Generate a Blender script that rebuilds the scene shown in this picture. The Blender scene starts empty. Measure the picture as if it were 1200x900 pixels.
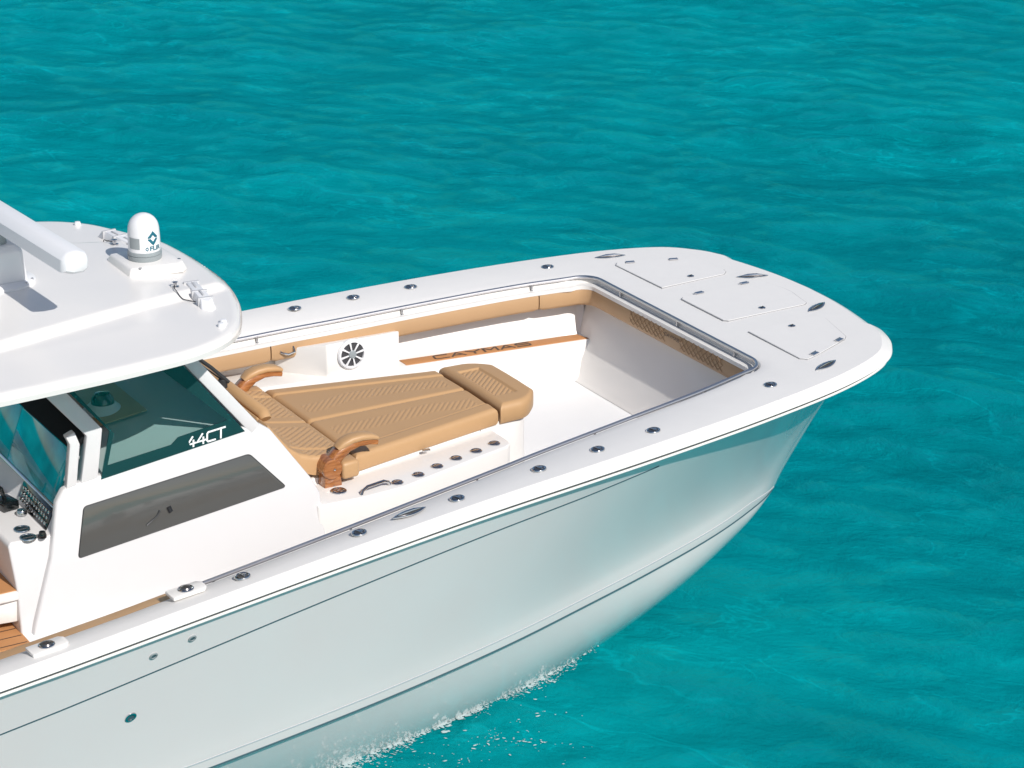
import bpy, bmesh, math, random
import numpy as np
from mathutils import Matrix, Vector
random.seed(7)
scene = bpy.context.scene
C = scene.collection

# ------------------------------------------------------------------ camera
cam_d = bpy.data.cameras.new('camera')
cam = bpy.data.objects.new('camera', cam_d)
C.objects.link(cam)
scene.camera = cam
cam_d.sensor_width = 36.0
cam_d.lens = 90.0
cam_d.clip_end = 6000.0
FWD = Vector((0.47040025, 0.80642106, -0.35834157)).normalized()
CAM_ROT = FWD.to_track_quat('-Z', 'Y')
cam.location = (0.0, -13.5, 8.03)
cam.rotation_euler = CAM_ROT.to_euler()

# ------------------------------------------------------------------ light
SUN_DIR = Vector((0.12, -1.20, 1.0)).normalized()          # towards the sun
sun_d = bpy.data.lights.new('sun', 'SUN')
sun_d.energy = 4.5
sun_d.angle = math.radians(0.5)
sun_d.color = (1.0, 0.965, 0.92)
sun = bpy.data.objects.new('sun', sun_d)
C.objects.link(sun)
sun.location = (0, -20, 30)
sun.rotation_euler = (-SUN_DIR).to_track_quat('-Z', 'Y').to_euler()
world = bpy.data.worlds.new('World')
scene.world = world
world.use_nodes = True
wn = world.node_tree
wn.nodes.clear()
wo = wn.nodes.new('ShaderNodeOutputWorld')
wb = wn.nodes.new('ShaderNodeBackground')
sky = wn.nodes.new('ShaderNodeTexSky')
sky.sky_type = 'NISHITA'
sky.sun_disc = False
sky.sun_elevation = math.asin(SUN_DIR.z)
sky.sun_rotation = math.atan2(SUN_DIR.x, SUN_DIR.y)
wb.inputs['Strength'].default_value = 0.095
wn.links.new(sky.outputs[0], wb.inputs[0])
wn.links.new(wb.outputs[0], wo.inputs[0])
vs = scene.view_settings
vs.view_transform = 'Standard'
vs.look = 'None'
vs.exposure = 0.0
vs.gamma = 1.0
vs.use_curve_mapping = False
scene.cycles.max_bounces = 8
scene.cycles.caustics_reflective = False
scene.cycles.caustics_refractive = False
scene.cycles.sample_clamp_indirect = 4.0


# ------------------------------------------------------------------ materials
def nodes_of(m):
    nt = m.node_tree
    return nt, nt.nodes, nt.links, nt.nodes['Principled BSDF']


def mat(name, col, rough=0.4, metal=0.0, coat=0.0, spec=0.5, var=0.03, vscale=6.0,
        bump=0.0, bscale=200.0, rvar=0.05):
    m = bpy.data.materials.new(name)
    m.use_nodes = True
    nt, N, L, p = nodes_of(m)
    p.inputs['Roughness'].default_value = rough
    p.inputs['Metallic'].default_value = metal
    p.inputs['Coat Weight'].default_value = coat
    p.inputs['Coat Roughness'].default_value = 0.05
    p.inputs['Specular IOR Level'].default_value = spec
    tc = N.new('ShaderNodeTexCoord')
    nz = N.new('ShaderNodeTexNoise')
    nz.inputs['Scale'].default_value = vscale
    nz.inputs['Detail'].default_value = 5.0
    L.new(tc.outputs['Object'], nz.inputs['Vector'])
    mx = N.new('ShaderNodeMix')
    mx.data_type = 'RGBA'
    mx.inputs['A'].default_value = (*[c * (1 - var) for c in col], 1)
    mx.inputs['B'].default_value = (*[min(1, c * (1 + var)) for c in col], 1)
    L.new(nz.outputs['Fac'], mx.inputs['Factor'])
    L.new(mx.outputs['Result'], p.inputs['Base Color'])
    mr = N.new('ShaderNodeMapRange')
    mr.inputs['To Min'].default_value = max(0.0, rough - rvar)
    mr.inputs['To Max'].default_value = rough + rvar
    L.new(nz.outputs['Fac'], mr.inputs['Value'])
    L.new(mr.outputs['Result'], p.inputs['Roughness'])
    if bump > 0:
        n2 = N.new('ShaderNodeTexNoise')
        n2.inputs['Scale'].default_value = bscale
        n2.inputs['Detail'].default_value = 3.0
        L.new(tc.outputs['Object'], n2.inputs['Vector'])
        b = N.new('ShaderNodeBump')
        b.inputs['Strength'].default_value = bump
        b.inputs['Distance'].default_value = 0.002
        L.new(n2.outputs['Fac'], b.inputs['Height'])
        L.new(b.outputs['Normal'], p.inputs['Normal'])
    return m


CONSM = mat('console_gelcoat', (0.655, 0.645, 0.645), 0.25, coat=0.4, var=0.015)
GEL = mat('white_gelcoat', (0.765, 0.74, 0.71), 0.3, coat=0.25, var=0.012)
HULLM = mat('white_hull_paint', (0.92, 0.82, 0.80), 0.16, coat=1.0, var=0.012, vscale=2.0)
DECKM = mat('light_grey_nonskid', (0.735, 0.718, 0.695), 0.55, var=0.02, vscale=9.0, bump=0.35, bscale=420.0)
HATCHM = mat('hatch_nonskid', (0.74, 0.722, 0.70), 0.55, var=0.02, vscale=11.0, bump=0.35, bscale=420.0)
SEAM = mat('grey_seam', (0.16, 0.17, 0.18), 0.6)
LINE = mat('teal_grey_line', (0.05, 0.10, 0.12), 0.5)
FAINT = mat('pale_grey_line', (0.36, 0.40, 0.42), 0.4)
STEEL = mat('polished_steel', (0.62, 0.62, 0.63), 0.13, metal=1.0, var=0.05, vscale=30.0)
DARKHOLE = mat('dark_plastic', (0.012, 0.014, 0.018), 0.4)
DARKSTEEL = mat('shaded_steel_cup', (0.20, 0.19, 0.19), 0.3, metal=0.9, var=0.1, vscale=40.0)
DARKRUB = mat('black_rubber', (0.02, 0.021, 0.023), 0.55)
VINYL = mat('tan_vinyl', (0.475, 0.288, 0.140), 0.48, var=0.03, vscale=3.0, bump=0.15, bscale=500.0)
VINYLD = mat('tan_vinyl_bolster', (0.46, 0.282, 0.145), 0.5, var=0.05, vscale=5.0, bump=0.3, bscale=240.0)
STITCH = mat('brown_seam', (0.33, 0.195, 0.095), 0.7)
GREYP = mat('grey_plastic', (0.27, 0.30, 0.31), 0.4)
WHITEP = mat('white_plastic', (0.74, 0.74, 0.75), 0.35)
LOGO = mat('teal_blue_print', (0.012, 0.12, 0.17), 0.4)
PRINT = mat('dark_brown_print', (0.07, 0.04, 0.025), 0.6)
WPRINT = mat('white_print', (0.82, 0.82, 0.82), 0.5)
BLACKG = mat('black_gloss', (0.006, 0.008, 0.009), 0.06, coat=0.5)
FRIT = mat('dark_green_glass_border', (0.010, 0.034, 0.036), 0.06, coat=0.6)
SMOKE = mat('smoked_acrylic', (0.082, 0.083, 0.080), 0.13, coat=0.3, var=0.06, vscale=1.2, rvar=0.01)
EVA = mat('tan_foam_deck', (0.47, 0.22, 0.085), 0.75, var=0.06, vscale=20.0)


def wood_mat():
    m = bpy.data.materials.new('varnished_teak')
    m.use_nodes = True
    nt, N, L, p = nodes_of(m)
    p.inputs['Roughness'].default_value = 0.25
    p.inputs['Coat Weight'].default_value = 0.6
    tc = N.new('ShaderNodeTexCoord')
    mp = N.new('ShaderNodeMapping')
    mp.inputs['Scale'].default_value = (6, 60, 60)
    L.new(tc.outputs['Object'], mp.inputs['Vector'])
    n = N.new('ShaderNodeTexNoise')
    n.inputs['Scale'].default_value = 1.5
    n.inputs['Detail'].default_value = 8
    L.new(mp.outputs['Vector'], n.inputs['Vector'])
    r = N.new('ShaderNodeValToRGB')
    r.color_ramp.elements[0].color = (0.22, 0.075, 0.022, 1)
    r.color_ramp.elements[1].color = (0.42, 0.17, 0.055, 1)
    r.color_ramp.elements[0].position = 0.3
    r.color_ramp.elements[1].position = 0.7
    L.new(n.outputs['Fac'], r.inputs['Fac'])
    L.new(r.outputs['Color'], p.inputs['Base Color'])
    return m


TEAK = wood_mat()


def glass_mat():
    m = bpy.data.materials.new('teal_tinted_glass')
    m.use_nodes = True
    nt = m.node_tree
    N, L = nt.nodes, nt.links
    N.clear()
    o = N.new('ShaderNodeOutputMaterial')
    t = N.new('ShaderNodeBsdfTransparent')
    t.inputs['Color'].default_value = (0.84, 0.94, 0.93, 1)
    g = N.new('ShaderNodeBsdfGlossy')
    g.inputs['Roughness'].default_value = 0.02
    g.inputs['Color'].default_value = (0.9, 1, 1, 1)
    f = N.new('ShaderNodeFresnel')
    f.inputs['IOR'].default_value = 1.5
    mx = N.new('ShaderNodeMixShader')
    L.new(f.outputs[0], mx.inputs[0])
    L.new(t.outputs[0], mx.inputs[1])
    L.new(g.outputs[0], mx.inputs[2])
    L.new(mx.outputs[0], o.inputs['Surface'])
    return m


GLASS = glass_mat()


def screen_mat():
    m = bpy.data.materials.new('screen_reflection_glow')
    m.use_nodes = True
    nt, N, L, p = nodes_of(m)
    p.inputs['Roughness'].default_value = 0.05
    p.inputs['Base Color'].default_value = (0.004, 0.02, 0.024, 1)
    p.inputs['Coat Weight'].default_value = 1.0
    tc = N.new('ShaderNodeTexCoord')
    n = N.new('ShaderNodeTexNoise')
    n.inputs['Scale'].default_value = 5.0
    n.inputs['Detail'].default_value = 6.0
    L.new(tc.outputs['Object'], n.inputs['Vector'])
    r = N.new('ShaderNodeValToRGB')
    r.color_ramp.elements[0].color = (0.0, 0.055, 0.07, 1)
    r.color_ramp.elements[1].color = (0.0, 0.14, 0.165, 1)
    r.color_ramp.elements[0].position = 0.35
    r.color_ramp.elements[1].position = 0.65
    L.new(n.outputs['Fac'], r.inputs['Fac'])
    L.new(r.outputs['Color'], p.inputs['Emission Color'])
    p.inputs['Emission Strength'].default_value = 1.0  # glow imitates the teal water mirrored in the display glass
    return m


SCREEN = screen_mat()


# ------------------------------------------------------------------ object helpers
def tag(o, label=None, cat=None, group=None, kind=None):
    if label: o['label'] = label
    if cat: o['category'] = cat
    if group: o['group'] = group
    if kind: o['kind'] = kind
    return o


def wm(o):
    m = o.matrix_basis.copy()
    if o.parent:
        m = wm(o.parent) @ o.matrix_parent_inverse @ m
    return m


def put(o, parent):
    """parent o so that the coordinates it was built in stay world coordinates"""
    if parent is not None:
        o.parent = parent
        o.matrix_parent_inverse = wm(parent).inverted()
    return o


def mk(name, verts, faces, m, parent=None, angle=35.0, smooth=True):
    me = bpy.data.meshes.new(name)
    me.from_pydata([tuple(map(float, v)) for v in verts], [], faces)
    return finish(name, me, m, parent, angle, smooth)


def finish(name, me, m, parent=None, angle=35.0, smooth=True):
    bm = bmesh.new()
    bm.from_mesh(me)
    bmesh.ops.remove_doubles(bm, verts=bm.verts, dist=1e-5)
    bmesh.ops.recalc_face_normals(bm, faces=bm.faces)
    bm.to_mesh(me)
    bm.free()
    for p in me.polygons:
        p.use_smooth = smooth
    if smooth:
        me.set_sharp_from_angle(angle=math.radians(angle))
    me.materials.append(m)
    o = bpy.data.objects.new(name, me)
    C.objects.link(o)
    return put(o, parent)


def bmk(name, bm, m, parent=None, angle=35.0, smooth=True, bevel=0.0, seg=2):
    if bevel > 0:
        bmesh.ops.recalc_face_normals(bm, faces=bm.faces)
        ed = [e for e in bm.edges if len(e.link_faces) == 2 and e.calc_face_angle(0) > math.radians(28)]
        bmesh.ops.bevel(bm, geom=ed, offset=bevel, segments=seg, profile=0.5, affect='EDGES', clamp_overlap=True)
    me = bpy.data.meshes.new(name)
    bm.to_mesh(me)
    bm.free()
    return finish(name, me, m, parent, angle, smooth)


def b_prism(bm, poly, vec):
    """poly: 3-D points of one face, extruded along vec"""
    vec = Vector(vec)
    a = [bm.verts.new(p) for p in poly]
    b = [bm.verts.new(Vector(p) + vec) for p in poly]
    n = len(poly)
    bm.faces.new(a)
    bm.faces.new(b[::-1])
    for i in range(n):
        bm.faces.new((a[i], b[i], b[(i + 1) % n], a[(i + 1) % n]))


def b_hexa(bm, lo, hi):
    b_loft(bm, [lo, hi])


def b_loft(bm, rings, close=True, cap=True):
    R = [[bm.verts.new(p) for p in r] for r in rings]
    n = len(rings[0])
    for i in range(len(R) - 1):
        for j in range(n if close else n - 1):
            k = (j + 1) % n
            bm.faces.new((R[i][j], R[i][k], R[i + 1][k], R[i + 1][j]))
    if cap:
        bm.faces.new(R[0][::-1])
        bm.faces.new(R[-1])


def b_box(bm, c, s, rot=None):
    M = Matrix.Translation(Vector(c))
    if rot is not None:
        M = M @ rot.to_4x4()
    x, y, z = s[0] / 2, s[1] / 2, s[2] / 2
    lo = [M @ Vector(v) for v in ((-x, -y, -z), (x, -y, -z), (x, y, -z), (-x, y, -z))]
    hi = [M @ Vector(v) for v in ((-x, -y, z), (x, -y, z), (x, y, z), (-x, y, z))]
    b_loft(bm, [lo, hi])


def b_tube(bm, path, r, n=10, ry=None, up=Vector((0, 0, 1))):
    path = [Vector(p) for p in path]
    rs = r if isinstance(r, (list, tuple)) else [r] * len(path)
    rings = []
    for i, p in enumerate(path):
        t = (path[min(i + 1, len(path) - 1)] - path[max(i - 1, 0)]).normalized()
        s = t.cross(up)
        if s.length < 1e-3:
            s = t.cross(Vector((0, 1, 0)))
        s.normalize()
        u = s.cross(t).normalized()
        k = 1.0 if ry is None else ry
        rings.append([p + s * (rs[i] * k * math.cos(a)) + u * (rs[i] * math.sin(a))
                      for a in [2 * math.pi * q / n for q in range(n)]])
    b_loft(bm, rings)


def b_lathe(bm, prof, c=(0, 0, 0), n=28, M=None):
    """prof: (radius, height) pairs about local z"""
    M = M or Matrix.Translation(Vector(c))
    rings = []
    for r, h in prof:
        rings.append([bm.verts.new(M @ Vector((max(r, 1e-4) * math.cos(a), max(r, 1e-4) * math.sin(a), h)))
                      for a in [2 * math.pi * q / n for q in range(n)]])
    for i in range(len(rings) - 1):
        for j in range(n):
            k = (j + 1) % n
            bm.faces.new((rings[i][j], rings[i][k], rings[i + 1][k], rings[i + 1][j]))
    bm.faces.new(rings[0][::-1])
    bm.faces.new(rings[-1])


def text_mesh(s, size, sx=1.0, shear=0.0, depth=0.0, bold=0.0):
    cu = bpy.data.curves.new('lettering', 'FONT')
    cu.body = s
    cu.size = size
    cu.align_x = 'CENTER'
    cu.align_y = 'CENTER'
    cu.shear = shear
    cu.extrude = depth
    cu.offset = bold
    o = bpy.data.objects.new('lettering', cu)
    C.objects.link(o)
    bpy.context.view_layer.update()
    me = bpy.data.meshes.new_from_object(o)
    bpy.data.objects.remove(o)
    bpy.data.curves.remove(cu)
    for v in me.vertices:
        v.co.x *= sx
    return me


def basis(origin, ax, up):
    ax = Vector(ax).normalized()
    up = Vector(up)
    n = ax.cross(up).normalized()
    u = n.cross(ax).normalized()
    return Matrix(((ax.x, u.x, n.x, origin[0]), (ax.y, u.y, n.y, origin[1]),
                   (ax.z, u.z, n.z, origin[2]), (0, 0, 0, 1)))


def lettering(s, size, M, m, parent, sx=1.0, shear=0.0, bold=0.0, name='lettering'):
    me = text_mesh(s, size, sx, shear, 0.0, bold)
    me.transform(M)
    return finish(name, me, m, parent, smooth=False)


GLYPH = {
    'C': [[(1, 1), (.14, 1), (0, .86), (0, .14), (.14, 0), (1, 0)]],
    'A': [[(0, 0), (.46, 1), (.54, 1), (1, 0)], [(.26, .30), (.74, .30)]],
    'Y': [[(0, 1), (.5, .48)], [(1, 1), (.5, .48), (.5, 0)]],
    'M': [[(0, 0), (0, 1), (.08, 1), (.5, .35), (.92, 1), (1, 1), (1, 0)]],
    'S': [[(1, 1), (.12, 1), (0, .9), (0, .62), (.12, .52), (.88, .52), (1, .42), (1, .1), (.88, 0), (0, 0)]],
    '4': [[(.62, 1), (0, .30), (1, .30)], [(.76, .60), (.76, 0)]],
    'T': [[(0, 1), (1, 1)], [(.5, 1), (.5, 0)]],
}


def stroke_word(word, h, w, gap, sw, shear, M, m, parent):
    """wide technical capitals drawn as flat strokes of width sw"""
    bm = bmesh.new()
    tot = len(word) * w + (len(word) - 1) * gap
    lift = 0.0
    for n, ch in enumerate(word):
        x0 = -tot / 2 + n * (w + gap)
        for line in GLYPH[ch]:
            P = [Vector((x0 + a * w + shear * h * (b - .5), (b - .5) * h)) for a, b in line]
            L_, R_ = [], []
            for i, p in enumerate(P):
                d0 = (P[i] - P[i - 1]).normalized() if i else (P[1] - P[0]).normalized()
                d1 = (P[i + 1] - P[i]).normalized() if i < len(P) - 1 else d0
                t = (d0 + d1).normalized()
                nn = Vector((-t.y, t.x))
                k = sw / 2 / max(0.45, nn.dot(Vector((-d0.y, d0.x))))
                e = -t * sw / 2 if i == 0 else t * sw / 2 if i == len(P) - 1 else Vector((0, 0))
                L_.append(p + nn * k + e)
                R_.append(p - nn * k + e)
            lift += 0.0002
            a = [bm.verts.new(M @ Vector((v.x, v.y, lift))) for v in L_]
            b = [bm.verts.new(M @ Vector((v.x, v.y, lift))) for v in R_]
            for i in range(len(P) - 1):
                bm.faces.new((a[i], b[i], b[i + 1], a[i + 1]))
    return bmk('lettering', bm, m, parent, smooth=False)


def dup(o, parent, T):
    """copy of a part and its sub-parts, moved by T (in the coordinates it was built in)"""
    c = o.copy()
    C.objects.link(c)
    c.parent = parent
    c.matrix_parent_inverse = wm(parent).inverted()
    c.matrix_basis = T
    for ch in list(o.children):
        d = ch.copy()
        C.objects.link(d)
        d.parent = c
        d.matrix_parent_inverse = ch.matrix_parent_inverse.copy()
        d.matrix_basis = ch.matrix_basis.copy()
    return c


def crom(P, T, t):
    """monotone-ish cubic through the table (T, P)"""
    P = np.asarray(P, float)
    T = np.asarray(T, float)
    if P.ndim == 1:
        P = P[:, None]
    d = np.zeros_like(P)
    h = np.diff(T)[:, None]
    s = np.diff(P, axis=0) / h
    d[0], d[-1] = s[0], s[-1]
    d[1:-1] = (s[:-1] * h[1:] + s[1:] * h[:-1]) / (h[:-1] + h[1:])
    t = np.asarray(t, float)
    i = np.clip(np.searchsorted(T, t, side='right') - 1, 0, len(T) - 2)
    hh = (T[i + 1] - T[i])[:, None]
    u = ((t - T[i])[:, None]) / hh
    r = (P[i] * (1 + 2 * u) * (1 - u) ** 2 + d[i] * hh * u * (1 - u) ** 2
         + P[i + 1] * u * u * (3 - 2 * u) + d[i + 1] * hh * u * u * (u - 1))
    return r


def grid_faces(nu, nv, off=0):
    return [(off + i * nv + j, off + i * nv + j + 1, off + (i + 1) * nv + j + 1, off + (i + 1) * nv + j)
            for i in range(nu - 1) for j in range(nv - 1)]


# ------------------------------------------------------------------ water
rng = np.random.RandomState(3)
WV = []
for k in range(70):
    lam = 0.34 * (6.5 / 0.34) ** rng.rand()
    ang = math.radians(220 + rng.randn() * 42)           # travel direction
    amp = 0.0034 * lam ** 0.66 * (0.5 + rng.rand())
    WV.append((2 * math.pi / lam * math.cos(ang), 2 * math.pi / lam * math.sin(ang), amp, rng.rand() * 6.283, lam))


CHOP = []
for k in range(9):
    lam = 0.35 + 0.6 * rng.rand()
    ang = math.radians(250 + rng.randn() * 35)
    CHOP.append((math.pi / lam * math.cos(ang), math.pi / lam * math.sin(ang), rng.rand() * 6.283))


def wave_h(x, y):
    h = np.zeros_like(x)
    for kx, ky, a, ph, lam in WV:
        s = np.sin(kx * x + ky * y + ph)
        h += a * (s + 0.25 * s * s)
    # short choppy wash thrown off the starboard bow
    g = np.exp(-((x - 7.2) / 1.8) ** 2 - ((y + 1.6) / 1.1) ** 2)
    c = np.zeros_like(x)
    for kx, ky, ph in CHOP:
        c += np.abs(np.sin(kx * x + ky * y + ph))
    env = 0.78 + 0.42 * np.sin(0.43 * x + 0.21 * y + 1.3) * np.sin(0.17 * x - 0.52 * y + 0.4) + 0.25 * np.sin(1.1 * x + 0.7 * y) * np.sin(0.6 * x - 1.2 * y + 2.0)
    h = h * np.clip(env, 0.25, 1.4)
    return h - g * 0.010 * (c - 0.64 * len(CHOP))


def axis(a, b, step, far):
    core = list(np.arange(a, b, step))
    o, s = core[-1], step
    hi = []
    while o < far:
        s *= 1.25
        o += s
        hi.append(o)
    o, s = core[0], step
    lo = []
    while o > -far:
        s *= 1.25
        o -= s
        lo.append(o)
    return np.array(lo[::-1] + core + hi)


def build_water():
    gx = axis(2.0, 33.0, 0.055, 2500)
    gy = axis(-3.0, 27.0, 0.06, 2500)
    X, Y = np.meshgrid(gx, gy, indexing='ij')
    fx = np.clip(1 - np.maximum(np.maximum(2.0 - X, X - 33.0), 0) / 4, 0, 1)
    fy = np.clip(1 - np.maximum(np.maximum(-3.0 - Y, Y - 27.0), 0) / 4, 0, 1)
    Z = wave_h(X, Y) * fx * fy
    V = np.stack([X.ravel(), Y.ravel(), Z.ravel()], 1)
    nu, nv = len(gx), len(gy)
    idx = np.arange(nu * nv).reshape(nu, nv)
    F = np.stack([idx[:-1, :-1].ravel(), idx[1:, :-1].ravel(), idx[1:, 1:].ravel(), idx[:-1, 1:].ravel()], 1)
    me = bpy.data.meshes.new('water')
    me.vertices.add(len(V))
    me.vertices.foreach_set('co', V.ravel())
    me.loops.add(F.size)
    me.loops.foreach_set('vertex_index', F.ravel().astype(np.int32))
    me.polygons.add(len(F))
    me.polygons.foreach_set('loop_start', np.arange(0, F.size, 4, dtype=np.int32))
    me.polygons.foreach_set('loop_total', np.full(len(F), 4, dtype=np.int32))
    me.polygons.foreach_set('use_smooth', np.ones(len(F), dtype=bool))
    me.update()
    m = bpy.data.materials.new('clear_teal_water')
    m.use_nodes = True
    nt, N, L, p = nodes_of(m)
    tc = N.new('ShaderNodeTexCoord')

    def noise(sx, sy, scale, detail, rough=0.5, kind='FBM', off=0.0):
        mp = N.new('ShaderNodeMapping')
        mp.vector_type = 'TEXTURE'
        mp.inputs['Location'].default_value = (off, off * 0.7, 0)
        mp.inputs['Scale'].default_value = (sx, sy, 1)
        mp.inputs['Rotation'].default_value = (0, 0, math.radians(-54))
        L.new(tc.outputs['Object'], mp.inputs['Vector'])
        n = N.new('ShaderNodeTexNoise')
        n.noise_type = kind
        n.normalize = kind == 'FBM'
        n.inputs['Scale'].default_value = scale
        n.inputs['Detail'].default_value = detail
        n.inputs['Roughness'].default_value = rough
        n.inputs['Distortion'].default_value = 0.35
        L.new(mp.outputs['Vector'], n.inputs['Vector'])
        return n

    def mapr(src, a, b, c, d):
        mr = N.new('ShaderNodeMapRange')
        mr.inputs['From Min'].default_value = a
        mr.inputs['From Max'].default_value = b
        mr.inputs['To Min'].default_value = c
        mr.inputs['To Max'].default_value = d
        L.new(src, mr.inputs['Value'])
        return mr.outputs['Result']

    def mult(a, b):
        mul = N.new('ShaderNodeMix')
        mul.data_type = 'RGBA'
        mul.blend_type = 'MULTIPLY'
        mul.inputs['Factor'].default_value = 1.0
        L.new(a, mul.inputs['A'])
        L.new(b, mul.inputs['B'])
        return mul.outputs['Result']
    patch = noise(1.6, 1.0, 0.13, 5, 0.6)
    r = N.new('ShaderNodeValToRGB')
    r.color_ramp.elements[0].position = 0.32
    r.color_ramp.elements[0].color = (0.0004, 0.165, 0.192, 1)
    r.color_ramp.elements[1].position = 0.68
    r.color_ramp.elements[1].color = (0.0004, 0.285, 0.305, 1)
    L.new(patch.outputs['Fac'], r.inputs['Fac'])
    mid = noise(1.7, 1.0, 1.1, 7, 0.6, off=7.0)
    col = mult(r.outputs['Color'], mapr(mid.outputs['Fac'], 0.3, 0.7, 0.84, 1.14))
    # thin broken crest lines, colour lightened to imitate light scattering through the crests
    def crest(scale, w, off):
        n = noise(1.9, 1.0, scale, 4, 0.55, off=off)
        n.inputs['Distortion'].default_value = 0.6
        a = N.new('ShaderNodeMath')
        a.operation = 'SUBTRACT'
        L.new(n.outputs['Fac'], a.inputs[0])
        a.inputs[1].default_value = 0.5
        c = N.new('ShaderNodeMath')
        c.operation = 'ABSOLUTE'
        L.new(a.outputs[0], c.inputs[0])
        v = mapr(c.outputs[0], 0.0, w, 1.0, 0.0)
        k = noise(1.8, 1.0, scale * 0.55, 3, 0.5, off=off + 20)
        q = N.new('ShaderNodeMath')
        q.operation = 'MULTIPLY'
        L.new(v, q.inputs[0])
        L.new(mapr(k.outputs['Fac'], 0.46, 0.60, 0.0, 1.0), q.inputs[1])
        return q.outputs[0]
    c1 = crest(1.0, 0.016, 3.0)
    c2 = crest(2.4, 0.024, 9.0)
    ad = N.new('ShaderNodeMath')
    ad.operation = 'ADD'
    L.new(c1, ad.inputs[0])
    L.new(c2, ad.inputs[1])
    col = mult(col, mapr(ad.outputs[0], 0.0, 1.5, 0.97, 1.42))
    rip = noise(1.5, 0.9, 2.6, 9, 0.68, off=11.0)
    b = N.new('ShaderNodeBump')
    b.inputs['Strength'].default_value = 0.8
    b.inputs['Distance'].default_value = 0.09
    L.new(rip.outputs['Fac'], b.inputs['Height'])
    b2 = N.new('ShaderNodeBump')
    b2.inputs['Strength'].default_value = 0.12
    b2.inputs['Distance'].default_value = 0.02
    L.new(ad.outputs[0], b2.inputs['Height'])
    L.new(b.outputs['Normal'], b2.inputs['Normal'])
    N.remove(p)
    out = [n for n in N if n.type == 'OUTPUT_MATERIAL'][0]
    df = N.new('ShaderNodeBsdfDiffuse')
    gl = N.new('ShaderNodeBsdfGlossy')
    gl.inputs['Roughness'].default_value = 0.08
    gl.inputs['Color'].default_value = (0.05, 0.92, 1.0, 1)
    fr = N.new('ShaderNodeFresnel')
    fr.inputs['IOR'].default_value = 1.33
    for n in (df, gl, fr):
        L.new(b2.outputs['Normal'], n.inputs['Normal'])
    L.new(col, df.inputs['Color'])
    ms = N.new('ShaderNodeMixShader')
    L.new(mapr(fr.outputs[0], 0.0, 1.0, 0.0, 0.8), ms.inputs[0])
    L.new(df.outputs[0], ms.inputs[1])
    L.new(gl.outputs[0], ms.inputs[2])
    L.new(ms.outputs[0], out.inputs['Surface'])
    me.materials.append(m)
    o = bpy.data.objects.new('water', me)
    C.objects.link(o)
    tag(o, 'clear turquoise sea water with small wind ripples all around the boat', 'water', kind='structure')


build_water()

# ------------------------------------------------------------------ the boat
boat = bpy.data.objects.new('center_console_boat', None)
C.objects.link(boat)
boat.location = (4.0, 0, 0)
boat.empty_display_size = 0.5
tag(boat, 'white center console boat with tan upholstery and a hardtop floating on turquoise water', 'boat')


def zd(x):
    d = np.asarray(x, float) - 7.1
    return 2.197 + 0.045 * d - np.where(d > 0, 0.0035, 0.006) * d * d


def zdf(x):
    return float(zd(x))


# sheer outline (starboard half, aft to stem), rail level
SX = [-3.0, 0.0, 2.0, 3.6, 4.6, 5.7, 6.55, 7.42, 8.08, 8.72, 9.40, 9.86, 10.07, 10.17, 10.24, 10.285, 10.30]
SY = [-2.02, -2.17, -2.18, -2.15, -2.075, -1.965, -1.875, -1.80, -1.73, -1.64, -1.50, -1.32, -1.11, -0.90, -0.60, -0.30, 0.0]
LX = [-3.0, 0.0, 2.0, 3.6, 4.6, 5.6, 6.4, 7.2, 7.9, 8.55, 9.2, 9.70, 9.95, 10.09, 10.21, 10.28, 10.305]
LY = [-1.73, -1.73, -1.67, -1.56, -1.47, -1.34, -1.21, -1.06, -0.88, -0.69, -0.47, -0.24, -0.09, 0, 0, 0, 0]
LZ = [0.56, 0.59, 0.62, 0.65, 0.672, 0.697, 0.717, 0.752, 0.782, 0.805, 0.83, 0.85, 0.87, 0.95, 1.25, 1.60, 1.95]
PW = [1.05, 1.05, 1.05, 1.05, 1.05, 1.05, 1.06, 1.12, 1.20, 1.28, 1.34, 1.30, 1.15, 1.00, 0.95, 0.90, 0.85]
OV = [.028, .028, .028, .028, .028, .028, .030, .036, .060, .105, .155, .185, .18, .14, .09, .06, .05]   # deck overhang beyond the hull
KX = [-3.0, 0.0, 2.0, 3.6, 4.6, 5.6, 6.4, 7.2, 7.9, 8.50, 9.12, 9.66, 9.93, 10.09]
KZ = [-0.62, -0.64, -0.65, -0.66, -0.66, -0.65, -0.61, -0.50, -0.31, -0.09, 0.18, 0.50, 0.74, 0.95]
TT = np.arange(17, dtype=float)
tt = np.concatenate([np.linspace(0, 5, 16)[:-1], np.linspace(5, 11, 49)[:-1], np.linspace(11, 16, 61)])
S2 = crom(np.stack([SX, SY], 1), TT, tt)
LL = crom(np.stack([LX, LY, LZ], 1), TT, tt)
LL[tt >= 13, 1] = 0.0
LL[:, 1] = np.minimum(LL[:, 1], 0.0)
PP = crom(PW, TT, tt)[:, 0]
OVH = np.interp(tt, TT, OV)
SZ = zd(S2[:, 0]) - 0.100
NS = len(tt)


def mirror(rows):
    """rows: list (aft->stem) of starboard points; returns full loop aft stbd -> bow -> aft port"""
    r = [tuple(p) for p in rows]
    return r + [(p[0], -p[1], p[2]) for p in r[::-1][1:]]


# ---- outline helpers in plan
def offset_outline(pts, d):
    """offset a starboard-half plan outline outward by d (array or scalar)"""
    P = np.asarray(pts, float)
    g = np.gradient(P, axis=0)
    g /= np.linalg.norm(g, axis=1)[:, None] + 1e-12
    n = np.stack([g[:, 1], -g[:, 0]], 1)      # outward for aft->bow on starboard
    n[-1] = (1, 0)
    return P + n * (np.asarray(d)[:, None] if np.ndim(d) else d)



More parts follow.
